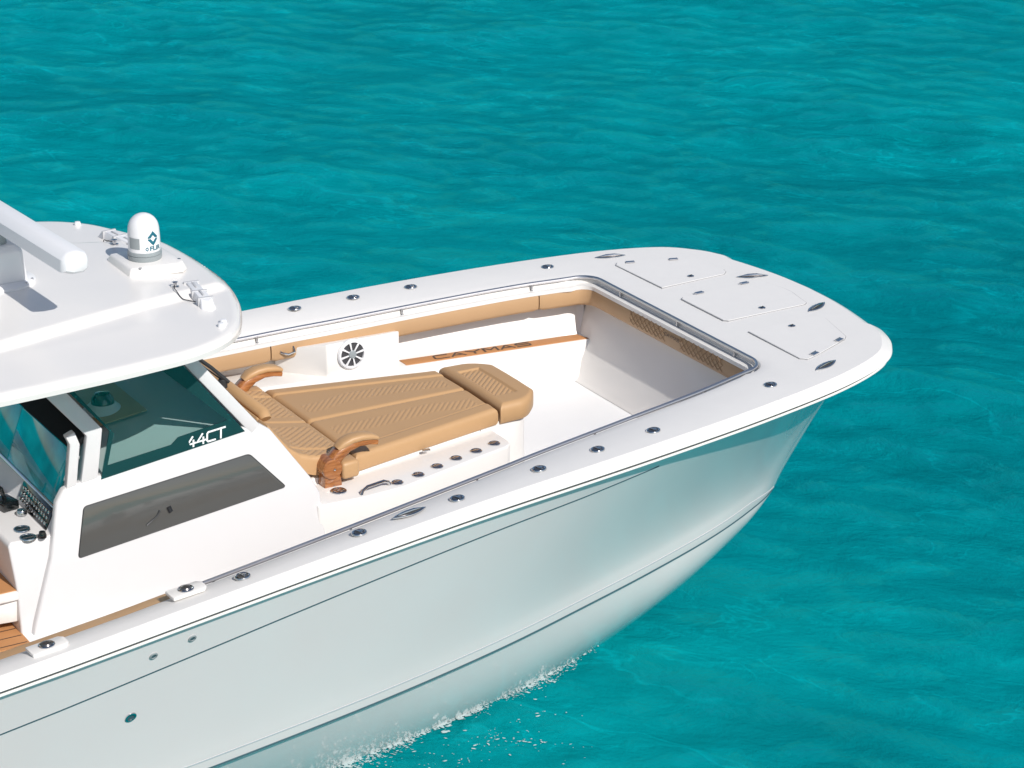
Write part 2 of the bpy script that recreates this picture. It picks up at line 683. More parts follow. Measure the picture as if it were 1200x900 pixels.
def hull():
    rows = []
    SH = offset_outline(S2, -OVH)
    SH[:, 1] = np.minimum(SH[:, 1], 0)
    SH[-1, 1] = 0
    NV = 18
    lipw = 0.028 * np.clip((12.0 - tt) / 1.2, 0, 1)
    # bottom: keel to chine (ends where the chine reaches the stem)
    tk = np.minimum(tt, 13.0)
    K = crom(np.stack([KX, np.zeros(14), KZ], 1), TT[:14], tk)
    K[tt >= 13] = LL[tt >= 13]
    cols = []
    Lin = LL.copy()
    Lin[:, 1] = np.minimum(0, LL[:, 1] + lipw)
    late = tt > 11
    for f in np.linspace(0, 1, 9):
        p = K * (1 - f) + Lin * f
        bow = np.clip((tt - 4) / 5, 0, 1)
        p[:, 1] -= 0.15 * np.sin(math.pi * f) * np.clip(-LL[:, 1], 0, 0.6) / 0.6 * (1 - 0.3 * bow)
        p[:, 1] = np.minimum(p[:, 1], 0)
        cols.append(p)
    cols.append(LL.copy())
    L2 = LL.copy()
    lift = 0.085 * np.clip((12.2 - tt) / 1.5, 0, 1)
    L2[:, 2] += lift
    L2[:, 1] -= 0.038 * lift / 0.085
    L2[:, 1] = np.minimum(L2[:, 1], 0)
    for v in np.linspace(0, 1, NV):
        p = np.zeros((NS, 3))
        p[:, 2] = L2[:, 2] + (SZ - L2[:, 2]) * v
        w = v ** PP
        p[:, 0] = L2[:, 0] + (SH[:, 0] - L2[:, 0]) * (0.5 * v + 0.5 * w)
        p[:, 1] = L2[:, 1] + (SH[:, 1] - L2[:, 1]) * w
        cols.append(p)
    main = list(cols)
    p = np.stack([S2[:, 0], S2[:, 1], SZ + 0.002], 1)
    cols.append(p)
    nc = len(cols)
    V = []
    F = []
    for side in (1, -1):
        off = len(V)
        for i in range(NS):
            for c in cols:
                V.append((c[i][0], side * c[i][1], c[i][2]))
        F += grid_faces(NS, nc, off)
    o = mk('hull', V, F, HULLM, boat, angle=24)
    # transom
    a = [(c[0][0], c[0][1], c[0][2]) for c in cols]
    mk('transom', a + [(p[0], -p[1], p[2]) for p in a[::-1][:-1]], [tuple(range(2 * nc - 1))], HULLM, boat, smooth=False)
    return o, main


hull_o, HC = hull()
_T = np.array(HC[10:])


def hull_y(x, z):
    """half breadth of the topsides at (x, z)"""
    yy = [float(np.interp(x, _T[v, :, 0], _T[v, :, 1])) for v in range(len(_T))]
    zz = [float(np.interp(x, _T[v, :, 0], _T[v, :, 2])) for v in range(len(_T))]
    return -float(np.interp(z, zz, yy))



def ribbon(name, path, out, w, m, parent, t=0.003):
    """thin strip following path (list of points), out: outward dir list, w: half height vectors list"""
    bm = bmesh.new()
    rings = []
    for p, n, h in zip(path, out, w):
        p, n, h = Vector(p), Vector(n), Vector(h)
        rings.append([p - h - n * t, p - h + n * t, p + h + n * t, p + h - n * t])
    b_loft(bm, rings)
    return bmk(name, bm, m, parent)


def hull_lines():
    nb = 10           # index of first topside column
    # thin knuckle line below the rail and the two chine lines; both sides
    T = np.array(HC[nb:])                    # NV x NS x 3
    for side in (-1, 1):
        path, out, w = [], [], []
        for i in range(NS):
            if S2[i, 0] > 8.0: break
            x = S2[i, 0]
            drop = float(np.interp(x, [3.0, 3.7, 4.7, 5.75, 6.85, 7.45, 8.0, 8.4], [0.35, 0.325, 0.275, 0.222, 0.172, 0.148, 0.125, 0.11]))
            zz = SZ[i] - drop
            col = T[:, i, :]
            f = np.interp(zz, col[:, 2], np.arange(len(col)))
            k = int(min(f, len(col) - 2)); u = f - k
            p = col[k] * (1 - u) + col[k + 1] * u
            d = col[k + 1] - col[k]
            d /= np.linalg.norm(d)
            path.append((p[0], -side * p[1] * -1 if side < 0 else -p[1], p[2]))
            yv = d[1] if side < 0 else -d[1]
            n = Vector((0, -d[2], d[1])) if side < 0 else Vector((0, d[2], d[1]))
            out.append(n.normalized())
            w.append(Vector((0, yv, d[2])) * 0.0045)
        path = [(p[0], side * abs(p[1]), p[2]) for p in path]
        ribbon('pinstripe', path, out, w, LINE, hull_o)
        for colidx, m, hh in ((10, FAINT, 0.0035), (9, LINE, 0.006)):  # dark lower line paints the shadow under the chine lip
            path, out, w = [], [], []
            for i in range(NS):
                if tt[i] > 12.1: break
                p = HC[colidx][i]
                path.append((p[0], side * abs(p[1]) + side * 0.001, p[2]))
                out.append(Vector((0.1, side, 0)).normalized())
                w.append(Vector((0, 0, hh)))
            ribbon('chine_line', path, out, w, m, hull_o)


hull_lines()


# rail (inner coaming) line, starboard half aft -> bow centre
IX = [-2.6, 0.0, 3.0, 4.2, 4.86, 5.77, 6.53, 7.0, 7.27, 7.9, 8.53, 8.95]
IY = [-1.70, -1.80, -1.80, -1.755, -1.69, -1.585, -1.475, -1.405, -1.36, -1.27, -1.175, -1.08]
RAILF = 9.13          # x of the front rail


def drop(x):
    return np.interp(x, [4.8, 6.6, 7.3, 8.0, 8.7, 9.15], [-0.085, -0.060, -0.046, -0.030, -0.016, -0.010])


def inner_line(d=0.0, n_side=70, n_cor=10, n_front=14, rc=0.16):
    """rail line offset outward by d"""
    t = np.linspace(0, 11, n_side)
    a = crom(np.stack([IX, IY], 1), np.arange(12.0), t)
    a = offset_outline(a, d)
    xf = RAILF + d
    # cut the side where the corner begins
    r = rc + d * 0.6
    yc = a[-1, 1] + 0.012
    a = a[a[:, 0] < xf - r - 0.01]
    y_end = float(np.interp(xf - r, [8.53, 8.95, 9.3], [-1.175 - d, -1.08 - d, -1.0 - d]))
    cx, cy = xf - r, y_end + r
    cor = [(cx + r * math.sin(q), cy - r * math.cos(q)) for q in np.linspace(0, math.pi / 2, n_cor)]
    fr = [(xf, y) for y in np.linspace(cy, 0, n_front)[1:]]
    return np.array(list(a) + cor + fr)


def resample(P, n):
    P = np.asarray(P, float)
    s = np.concatenate([[0], np.cumsum(np.linalg.norm(np.diff(P, axis=0), axis=1))])
    q = np.linspace(0, s[-1], n)
    return np.stack([np.interp(q, s, P[:, k]) for k in range(P.shape[1])], 1)


def notch(y):
    """the bow rim steps in slightly across the anchor platform"""
    a = np.clip((np.abs(y) - 0.80) / 0.07, 0, 1)
    return 0.034 * a * a * (3 - 2 * a) - 0.004


def build_deck():
    I = inner_line(0.016)
    # outer samples: same count; match by x along the side then by fraction
    cx = 8.9
    So = S2.copy()
    si = np.concatenate([[0], np.cumsum(np.linalg.norm(np.diff(So, axis=0), axis=1))])
    Iside = I[I[:, 0] <= cx]
    Irest = I[I[:, 0] > cx]
    ys = np.interp(Iside[:, 0], So[:86, 0], So[:86, 1])
    so = np.interp(Iside[:, 0], So[:90, 0], si[:90])
    s0 = np.interp(cx, So[:90, 0], si[:90])
    Iline = np.concatenate([resample(Iside, 60), resample(np.vstack([Iside[-1:], Irest]), 70)[1:]])
    sq = np.concatenate([np.interp(resample(Iside, 60)[:, 0], So[:90, 0], si[:90]),
                         np.linspace(np.interp(Iside[-1, 0], So[:90, 0], si[:90]), si[-1], 70)[1:]])
    O = np.stack([np.interp(sq, si, So[:, 0]), np.interp(sq, si, So[:, 1])], 1)
    O[-1, 1] = 0
    Iline[-1, 1] = 0
    nt_ = notch(O[:, 1])
    E = {}
    rim = [(-0.062, -0.006), (-0.056, -0.009), (-0.030, -0.022), (-0.011, -0.034), (0.004, -0.046), (0.008, -0.052), (0.008, -0.057), (-0.014, -0.061)]
    rows = []
    # ledge of the coaming (inside, below the deck) then up to the deck
    led = Iline
    g = np.gradient(Iline, axis=0)
    g /= np.linalg.norm(g, axis=1)[:, None] + 1e-9
    n_in = np.stack([-g[:, 1], g[:, 0]], 1)
    n_in[-1] = (-1, 0)

    def row(xy, dz, base=None):
        b = xy if base is None else base
        return np.stack([xy[:, 0], xy[:, 1], zd(b[:, 0]) + dz], 1)
    dI = drop(Iline[:, 0])
    rows.append(row(Iline + n_in * 0.062, dI - 0.075, Iline))
    rows.append(row(Iline + n_in * 0.062, dI - 0.047, Iline))
    rows.append(row(Iline + n_in * 0.004, dI - 0.044, Iline))
    rows.append(row(Iline, dI - 0.012, Iline))
    E1 = offset_outline(O, rim[0][0] + nt_)
    E1[-1, 1] = 0
    smooth_rows = []
    for f in (0.0, 0.06, 0.18, 0.35, 0.55, 0.78, 1.0):
        xy = (Iline + (-n_in) * 0.012) * (1 - f) + E1 * f
        d = np.linalg.norm(xy - Iline, axis=1)
        dz = dI * (1 - f) ** 2 - 0.004 * (f == 0) - 0.006 * f ** 3
        rows.append(row(xy, dz))
    nflat = len(rows)
    for k, (off, dz) in enumerate(rim[1:]):
        xy = offset_outline(O, off + nt_)
        xy[-1, 1] = 0
        rows.append(row(xy, dz, E1))
    A = np.array(rows)             # nr x n x 3
    nr, n = A.shape[:2]
    full = np.concatenate([A, A[:, ::-1][:, 1:] * np.array([1, -1, 1])], 1)
    V = full.reshape(-1, 3)
    n2 = full.shape[1]
    F = grid_faces(nr, n2)
    me = bpy.data.meshes.new('gunwale_deck')
    me.from_pydata([tuple(map(float, v)) for v in V], [], F)
    for k, p in enumerate(me.polygons):
        p.material_index = 1 if 4 <= k // (n2 - 1) < nflat - 1 else 0
    o = finish('gunwale_deck', me, GEL, boat, 16)
    o.data.materials.append(DECKM)
    return o


deck_o = build_deck()

# rub rail: white strip; groove above it coloured dark as shade under the rim
def rub_rail():
    O = S2.copy()

    def ring(i_off):
        return offset_outline(O, i_off)
    prof_w = [(-0.03, -0.008), (0.006, -0.008), (0.012, -0.003), (0.012, 0.003), (0.006, 0.008), (-0.03, 0.008)]
    for name, prof, m, zc, par in (('rub_rail', prof_w, GEL, 0.004, boat),
                                   ('rail_groove_shade', [(-0.04, -0.016), (-0.010, -0.016), (-0.010, 0.016), (-0.04, 0.016)], LINE, 0.026, None),
                                   ):
        rings = []
        cols = []
        for d, h in prof:
            xy = ring(d)
            xy[-1, 1] = 0
            cols.append(np.stack([xy[:, 0], xy[:, 1], SZ + zc + h], 1))
        A = np.array(cols)
        full = np.concatenate([A, A[:, ::-1][:, 1:] * np.array([1, -1, 1])], 1)
        bm = bmesh.new()
        b_loft(bm, [list(map(tuple, full[:, i])) for i in range(full.shape[1])])
        o = bmk(name, bm, m, par if par else rr)
        if name == 'rub_rail':
            rr = o
    return rr


rub_rail()


# ---- cockpit liner, floor, bolsters, grab rail
FLOOR = 1.55


def rows_to_full(rows):
    A = np.array(rows)
    return np.concatenate([A, A[:, ::-1][:, 1:] * np.array([1, -1, 1])], 1)


def build_liner():
    top = inner_line(0.15)
    top[:, 0] = np.minimum(top[:, 0], RAILF + 0.06)
    n = len(top)
    g = np.gradient(top, axis=0)
    g /= np.linalg.norm(g, axis=1)[:, None] + 1e-9
    n_in = np.stack([-g[:, 1], g[:, 0]], 1)
    n_in[-1] = (-1, 0)
    rows = []
    for f, k in ((0.0, 0.0), (0.25, 0.05), (0.5, 0.11), (0.75, 0.175), (0.94, 0.225), (1.0, 0.26)):
        fl = np.clip((top[:, 0] - 5.5) / 3, 0, 1)
        xy = top + n_in * (k * (0.3 + 0.75 * fl))[:, None]
        xy[:, 1] = np.minimum(xy[:, 1], 0)
        z = (zd(top[:, 0]) - 0.10) * (1 - f) + (FLOOR - 0.004) * f
        xy[:, 0] = np.minimum(xy[:, 0], top[:, 0])
        for q in range(n):
            lim = max(0.0, hull_y(xy[q, 0] + 0.03, z[q]) - 0.05)
            xy[q, 1] = max(xy[q, 1], -lim)
        rows.append(np.stack([xy[:, 0], xy[:, 1], z], 1))
    full = rows_to_full(rows)
    mk('cockpit_liner', full.reshape(-1, 3), grid_faces(full.shape[0], full.shape[1]), GEL, boat, angle=40)
    base = full[-1]
    mk('cockpit_floor', [(p[0], p[1], FLOOR) for p in base], [tuple(range(len(base)))],
       mat('white_floor', (0.80, 0.80, 0.80), 0.5, var=0.02, bump=0.25, bscale=350.0), boat, smooth=False)


build_liner()

RL = inner_line(0.0, n_side=90)
RLF = np.concatenate([RL, RL[::-1][1:] * np.array([1, -1])])


def seg_of(full, cond):
    return full[cond(full)]


def bolster(name_pts, top=-0.052, h=0.145, thick=0.12):
    """padded strip following plan points (inner face on the line, body outward)"""
    P = np.asarray(name_pts, float)
    g = np.gradient(P, axis=0)
    g /= np.linalg.norm(g, axis=1)[:, None] + 1e-9
    nin = np.stack([-g[:, 1], g[:, 0]], 1)
    r = 0.028
    prof = [(-thick, 0), (-r * 0.9, 0.0), (-r * 0.25, -r * 0.3), (0, -r), (0.004, -h * 0.5), (0, -h + r), (-r * 0.3, -h + r * 0.3), (-r, -h), (-thick, -h)]
    rings = []
    n = len(P)
    P = P + nin * 0.045
    for i in range(n):
        e = 1.0
        if i == 0 or i == n - 1: e = 0.86
        z0 = zdf(P[i, 0]) + float(drop(P[i, 0])) + top
        rings.append([(P[i, 0] + nin[i, 0] * d, P[i, 1] + nin[i, 1] * d,
                       z0 - h / 2 + (q + h / 2) * e) for d, q in prof])
    bm = bmesh.new()
    b_loft(bm, rings)
    return bmk('coaming_bolster', bm, VINYLD, boat, angle=50)


def split_path(P, a, b, gap=0.004):
    """portion of polyline between arc fractions given by arc lengths a..b"""
    s = np.concatenate([[0], np.cumsum(np.linalg.norm(np.diff(P, axis=0), axis=1))])
    q = np.linspace(a + gap, b - gap, max(6, int((b - a) / 0.035)))
    return np.stack([np.interp(q, s, P[:, 0]), np.interp(q, s, P[:, 1])], 1)


S_ARC = np.concatenate([[0], np.cumsum(np.linalg.norm(np.diff(RLF, axis=0), axis=1))])


def arc_at(x, side):
    h = len(RL)
    if side < 0:
        return float(np.interp(x, RLF[:h - 20, 0], S_ARC[:h - 20]))
    xs = RLF[h + 19:, 0][::-1]
    return float(np.interp(x, xs, S_ARC[h + 19:][::-1]))


for a, b, top in ((arc_at(1.0, -1), arc_at(4.9, -1), 0.012), (arc_at(4.92, -1), arc_at(6.6, -1), -0.052), (arc_at(6.6, -1), arc_at(8.72, -1), -0.052),
                  (arc_at(8.72, -1), arc_at(8.74, 1), -0.052), (arc_at(8.74, 1), arc_at(6.80, 1), -0.052),
                  (arc_at(6.80, 1), arc_at(5.2, 1), -0.052), (arc_at(5.2, 1), arc_at(1.0, 1), -0.052)):
    seg = split_path(RLF, a, b)
    bo = bolster(seg, top=top)
    if abs(a - arc_at(8.72, -1)) < 1e-6:
        front_bolster = bo


def diamond_patches():
    # quilted diamond panels either side of the small badge on the front bolster
    x = RAILF - 0.0482
    z0 = zdf(RAILF) + float(drop(RAILF)) - 0.045
    step = 0.056
    for y0, y1 in ((0.02, 0.46), (-0.66, -0.16)):
        bm = bmesh.new()
        lo, hi = z0 - 0.122, z0 - 0.024
        n = int((y1 - y0) / step)
        for k in range(-3, n + 1):
            for sgn in (1, -1):
                ya = y0 + k * step
                yb = ya + 0.112
                za, zb = (lo, hi) if sgn > 0 else (hi, lo)
                if ya < y0:
                    f = (y0 - ya) / (yb - ya); za = za + (zb - za) * f; ya = y0
                if yb > y1:
                    f = (yb - y1) / (yb - ya); zb = zb - (zb - za) * f; yb = y1
                if yb - ya < 0.008: continue
                xm = x - 0.0042 * (1 if True else 0)
                b_tube(bm, [(x, ya, za), (xm, (ya + yb) / 2, (za + zb) / 2), (x, yb, zb)], 0.0017, 5)
        bmk('quilted_stitching', bm, STITCH, front_bolster)
    M = basis((x - 0.005, -0.07, z0 - 0.06), (0, -1, 0), (0, 0, 1))
    stroke_word('CAYMAS', 0.020, 0.024, 0.006, 0.0045, 0.15, M, PRINT, front_bolster)


diamond_patches()


def grab_rail():
    off = RLF - 0
    a, b = arc_at(4.88, -1), arc_at(4.88, 1)
    P = split_path(RLF, a, b, 0)
    # a finer, inset copy
    g = np.gradient(P, axis=0)
    g /= np.linalg.norm(g, axis=1)[:, None]
    nin = np.stack([-g[:, 1], g[:, 0]], 1)
    Q = P - nin * 0.004
    path = [(q[0], q[1], zdf(q[0]) + float(drop(q[0])) + 0.002) for q in Q]
    bm = bmesh.new()
    b_tube(bm, path, 0.0125, 10)
    r = bmk('grab_rail', bm, mat('satin_steel', (0.66, 0.64, 0.65), 0.30, metal=1.0), boat)
    L = b - a
    first = None
    for s in ([arc_at(v, -1) for v in (5.0, 5.9, 6.8, 7.7, 8.6)] + [arc_at(v, 1) for v in (5.0, 5.75, 6.72, 7.75, 8.70)]
              + [float(np.interp(y, RLF[len(RL) - 15:len(RL) + 14, 1], S_ARC[len(RL) - 15:len(RL) + 14])) for y in (-0.72, -0.05, 0.66)]):
        x = float(np.interp(s, S_ARC, RLF[:, 0])); y = float(np.interp(s, S_ARC, RLF[:, 1]))
        if first is None:
            bm = bmesh.new()
            b_lathe(bm, [(0.015, -0.052), (0.015, -0.046), (0.007, -0.044), (0.007, -0.004)], n=12)
            first = bmk('rail_post', bm, STEEL, r)
            first.matrix_basis = Matrix.Translation((x, y, zdf(x) + float(drop(x)) + 0.002))
        else:
            dup(first, r, Matrix.Translation((x, y, zdf(x) + float(drop(x)) + 0.002)))


grab_rail()


# ---- deck fittings
def slope_M(x, y, dz=0.0, rz=0.0):
    s = 0.045 - 0.007 * (x - 7.1) if x > 7.1 else 0.045 - 0.012 * (x - 7.1)
    return Matrix.Translation((x, y, zdf(x) + dz)) @ Matrix.Rotation(-math.atan(s), 4, 'Y') @ Matrix.Rotation(rz, 4, 'Z')


def rod_holder_proto():
    bm = bmesh.new()
    b_lathe(bm, [(0.027, 0.001), (0.028, 0.004), (0.033, 0.0075), (0.039, 0.006), (0.042, 0.001), (0.042, -0.004)], n=32)
    M = Matrix.Scale(1.12, 4, (1, 0, 0))
    bmesh.ops.transform(bm, matrix=M, verts=bm.verts)
    a = bmk('rod_holder', bm, STEEL, boat)
    bm = bmesh.new()
    b_lathe(bm, [(0.030, 0.0052), (0.02, 0.0048), (0.0, 0.0046)], n=24)
    bmk('dark_cup', bm, DARKSTEEL, a)
    bm = bmesh.new()
    b_box(bm, (0, 0, 0.008), (0.010, 0.054, 0.005))
    b_box(bm, (0.014, 0, 0.007), (0.02, 0.02, 0.004))
    bmk('cross_bar', bm, STEEL, a, bevel=0.0015)
    return a


rods = [(7.10, 1.644), (7.53, 1.602), (7.957, 1.553), (8.96, 1.358)]
rod_pos = [(x, s * y) for x, y in rods for s in (-1, 1)]
rod_pos += [(6.508, -1.722), (5.842, -1.79), (5.082, -1.885), (6.3, 1.735), (5.5, 1.83)]
r0 = rod_holder_proto()
for i, (x, y) in enumerate(rod_pos):
    M = slope_M(x, y, -0.003, math.copysign(0.25, -y))
    if i == 0: r0.matrix_basis = M
    else: dup(r0, boat, M)


def cleat_proto():
    bm = bmesh.new()
    n = 16
    pts = []
    a, b = 0.115, 0.036
    for k in range(n + 1):
        t = -1 + 2 * k / n
        pts.append((a * t, -b * (1 - t * t)))
    for k in range(1, n):
        t = 1 - 2 * k / n
        pts.append((a * t, b * (1 - t * t)))
    b_prism(bm, [(x, y, -0.004) for x, y in pts], (0, 0, 0.010))
    o = bmk('pop_up_cleat', bm, STEEL, boat, bevel=0.003)
    bm = bmesh.new()
    pts2 = [(x * 0.8, y * 0.66) for x, y in pts]
    b_prism(bm, [(x, y, 0.004) for x, y in pts2], (0, 0, 0.0035))
    bmk('cleat_recess', bm, DARKSTEEL, o)
    bm = bmesh.new()
    b_tube(bm, [(-0.075, 0, 0.009), (-0.03, 0, 0.013), (0.03, 0, 0.013), (0.075, 0, 0.009)], [0.004, 0.009, 0.009, 0.004], 10)
    bmk('cleat_horn', bm, STEEL, o)
    return o


c0 = cleat_proto()
cl = [(9.445, -1.288, 0.33), (9.445, 1.290, -0.33), (10.042, -0.385, 0.42), (10.042, 0.370, -0.42), (6.19, -1.735, 0.09), (6.0, 1.77, -0.09)]
for i, (x, y, rz) in enumerate(cl):
    M = slope_M(x, y, -0.002, rz)
    if i == 0: c0.matrix_basis = M
    else: dup(c0, boat, M)


# swivel fittings on small white pads, aft gunwale
def gunwale_light_proto():
    bm = bmesh.new()
    p = [(-0.10, -0.055), (0.085, -0.055), (0.11, -0.03), (0.11, 0.03), (0.085, 0.055), (-0.10, 0.055)]
    b_prism(bm, [(x, y, -0.01) for x, y in p], (0, 0, 0.022))
    o = bmk('deck_pad', bm, GEL, boat, bevel=0.006)
    bm = bmesh.new()
    b_lathe(bm, [(0.044, 0.010), (0.044, 0.017), (0.038, 0.021), (0.030, 0.018)], n=28)
    bmk('fitting_ring', bm, STEEL, o)
    bm = bmesh.new()
    b_lathe(bm, [(0.031, 0.0175), (0.026, 0.026), (0.012, 0.031), (0.0, 0.032)], n=24)
    bmk('fitting_cap', bm, DARKSTEEL, o)
    return o


g0 = gunwale_light_proto()
g0.matrix_basis = slope_M(4.76, -1.862, 0, 0.05)
dup(g0, boat, slope_M(3.92, -1.99, 0, 0.05))


# ---- foredeck hatches
def hatch(poly, latches, hinges):
    cx = sum(p[0] for p in poly) / len(poly)
    cy = sum(p[1] for p in poly) / len(poly)

    def shell(s, z0, z1, name, m, par, bev):
        bm = bmesh.new()
        pts = []
        for x, y in poly:
            dx, dy = x - cx, y - cy
            l = math.hypot(dx, dy)
            k = (l + s) / l
            X, Y = cx + dx * k, cy + dy * k
            pts.append((X, Y, zdf(X)))
        b_prism(bm, [(x, y, z + z0) for x, y, z in pts], (0, 0, z1 - z0))
        return bmk(name, bm, m, par, bevel=bev)
    h = shell(0.0, -0.01, 0.004, 'foredeck_hatch', HATCHM, boat, 0.0015)
    for p_ in h.data.polygons:
        p_.use_smooth = False
    shell(0.005, -0.012, 0.0014, 'hatch_seam', mat('pale_seam', (0.33, 0.33, 0.34), 0.6), h, 0.0)
    for x, y in latches:
        bm = bmesh.new()
        b_lathe(bm, [(0.024, 0.004), (0.024, 0.008), (0.019, 0.0105), (0.0, 0.011)], n=20, M=slope_M(x, y))
        l = bmk('hatch_latch', bm, STEEL, h)
        bm = bmesh.new()
        b_box(bm, (0, 0, 0.012), (0.030, 0.009, 0.003))
        bmesh.ops.transform(bm, matrix=slope_M(x, y, 0, 0.5), verts=bm.verts)
        bmk('hatch_latch_slot', bm, DARKHOLE, h)
    for x, y, rz in hinges:
        bm = bmesh.new()
        b_box(bm, (0, 0.006, 0.008), (0.062, 0.026, 0.007))
        b_tube(bm, [(-0.031, -0.010, 0.010), (0.031, -0.010, 0.010)], 0.006, 8)
        bmesh.ops.transform(bm, matrix=slope_M(x, y, 0, rz), verts=bm.verts)
        bmk('hatch_hinge', bm, STEEL, h)


hatch([(9.37, 0.25), (9.37, -0.245), (9.395, -0.275), (10.00, -0.30), (10.03, -0.28), (10.075, -0.05), (10.075, 0.05), (10.03, 0.255), (10.00, 0.275), (9.395, 0.275)],
      [(9.717, -0.205)], [(9.53, 0.275, 0.0), (9.90, 0.265, 0.0)])
HS = [(9.385, -0.52), (9.375, -1.10), (9.41, -1.14), (9.50, -1.115), (9.82, -0.985), (9.86, -0.945), (9.955, -0.60), (9.94, -0.55), (9.90, -0.515)]
hatch(HS, [(9.678, -0.60)], [(9.495, -1.095, 0.37 + math.pi), (9.775, -0.985, 0.37 + math.pi)])
hatch([(x, -y) for x, y in HS[::-1]], [(9.678, 0.60)], [(9.485, 1.085, -0.37), (9.775, 0.965, -0.37)])


# ---- through-hull fittings on the starboard topside
def thru(x, z, r):
    y = -hull_y(x, z)
    d = Vector((0, -hull_y(x, z + 0.02) - y, 0.02)).normalized()
    n = Vector((0.08, -d[2], d[1])).normalized()
    M = Matrix.Translation((x, y, z)) @ n.to_track_quat('Z', 'Y').to_matrix().to_4x4()
    bm = bmesh.new()
    b_lathe(bm, [(r * 0.62, 0.003), (r * 0.66, 0.008), (r, 0.006), (r * 1.04, -0.006)], n=24, M=M)
    o = bmk('through_hull_fitting', bm, GREYP if r < 0.03 else STEEL, hull_o)
    bm = bmesh.new()
    b_lathe(bm, [(r * 0.63, 0.0035), (0.0, 0.0042)], n=20, M=M)
    o2 = bmk('drain_hole', bm, LINE, hull_o)


thru(4.735, 1.832, 0.024)
thru(4.505, 1.79, 0.024)
thru(4.43, 1.35, 0.034)


# ---- generic padded slab (top surface is a height field)
def pad(name, xs, lo, hi, zf, r, thick, m, parent, ny=60, rx=True, under=0.0):
    xs = np.asarray(xs, float)
    yl = np.array([lo(x) for x in xs]); yh = np.array([hi(x) for x in xs])
    V = []
    t = (1 - np.cos(np.linspace(0, math.pi, ny))) / 2 * 0.35 + np.linspace(0, 1, ny) * 0.65
    x0, x1 = xs[0], xs[-1]
    for i, x in enumerate(xs):
        for k in range(ny):
            y = yl[i] + (yh[i] - yl[i]) * t[k]
            d = min(y - yl[i], yh[i] - y)
            if rx: d = min(d, x - x0, x1 - x)
            d = max(d, 0)
            drop = r - math.sqrt(max(r * r - (r - min(d, r)) ** 2, 0))
            V.append((x, y, zf(x, y) - drop))
    nx = len(xs)
    F = grid_faces(nx, ny)
    loop = [i * ny for i in range(nx)] + [(nx - 1) * ny + k for k in range(1, ny)] \
        + [i * ny + ny - 1 for i in range(nx - 2, -1, -1)] + [k for k in range(ny - 2, 0, -1)]
    cx, cy = (x0 + x1) / 2, float(np.mean((yl + yh) / 2))
    prev = loop
    for dz, ins in ((thick * 0.75, 0.0), (thick, under)):
        cur = []
        for q in loop:
            x, y, z = V[q]
            ztop = zf(x, y) - r
            l = math.hypot(x - cx, y - cy) + 1e-9
            V.append((x - (x - cx) / l * ins, y - (y - cy) / l * ins, ztop - (thick - r) * (dz / thick)))
            cur.append(len(V) - 1)
        n = len(loop)
        for k in range(n):
            F.append((prev[k], prev[(k + 1) % n], cur[(k + 1) % n], cur[k]))
        prev = cur
    F.append(tuple(prev[::-1]))
    return mk(name, V, F, m, parent, angle=55)


def sstep(a, b, x):
    t = min(max((x - a) / (b - a), 0), 1)
    return t * t * (3 - 2 * t)


# ---- forward lounge
def lw(x):         # half width of the lounge pad
    return 0.655 + (0.405 - 0.655) * (x - 6.38) / (7.55 - 6.38)


def seam(d, w=0.012, depth=0.010):
    return -depth * math.exp(-(d / w) ** 2)


def lounge_z(x, y):
    w = lw(x)
    z = 2.066 + 0.012 * (1 - (y / w) ** 2)
    b = w - 0.125
    a = abs(y)
    z += seam(a - b) + seam(a, 0.016, 0.014)
    z -= 0.010 * sstep(b + 0.01, b - 0.03, a) * 1.0 if a < b else 0
    # chevron ribbed bands, one each side of the centre seam
    if 6.47 < x < 7.46 and a < b - 0.02:
        yc = b * 0.56 - 0.10 * sstep(6.86, 6.5, x) - 0.03 * sstep(7.2, 7.46, x) + 0.015
        hw = 0.072
        if y < 0:
            yc = b * 0.5 + 0.09 * sstep(7.12, 7.46, x) - 0.03 * sstep(6.8, 6.5, x)
        q = abs(a - yc)
        if q < hw:
            ph = (x - 0.9 * y) / 0.041
            z += 0.0046 * (abs(math.sin(math.pi * ph)) ** 0.7 - 0.6) * sstep(hw, hw - 0.012, q)
    return z


lxs = np.linspace(6.40, 7.535, 300)
sp = pad('sunpad_cushion', lxs, lambda x: -lw(x), lambda x: lw(x), lounge_z, 0.035, 0.11, VINYL, boat, ny=170, under=0.01)


def fw(x):
    w = 0.41
    t = max(0.0, (x - 7.70) / 0.20)
    return w - 0.16 * t * t - 0.015 * (x - 7.55) / 0.3


def front_z(x, y):
    z = 2.078 + 0.012 * math.cos(y * 3)
    inx = 7.60 < x < 7.775
    a = abs(y)
    if inx and a < 0.255:
        e = min(x - 7.60, 7.775 - x, 0.255 - a)
        z -= 0.012 * sstep(0, 0.02, e)
        if e > 0.02:
            z += 0.006 * (abs(math.sin(math.pi * (y - 1.0 * (x - 7.7)) / 0.043)) ** 0.7 - 0.5)
    return z


pad('front_cushion', np.concatenate([np.linspace(7.553, 7.80, 90), np.linspace(7.80, 7.895, 40)[1:]]), lambda x: -fw(x), lambda x: fw(x), front_z, 0.045, 0.13, VINYL, boat, ny=160, under=0.012)


def back_z(x, y):
    z = float(np.interp(x, [5.83, 5.90, 5.97, 6.04, 6.12, 6.25, 6.41], [2.385, 2.29, 2.20, 2.145, 2.115, 2.09, 2.062]))
    a = abs(y)
    z += seam(a - 0.50) + seam(a, 0.014, 0.010)
    if 6.08 < x < 6.35 and 0.10 < a < 0.62:
        z += 0.0065 * (abs(math.sin(math.pi * (y - (x - 6.2) * 1.0) / 0.047)) ** 0.7 - 0.5) * (1 if abs(a - 0.50) > 0.02 else 0)
    return z


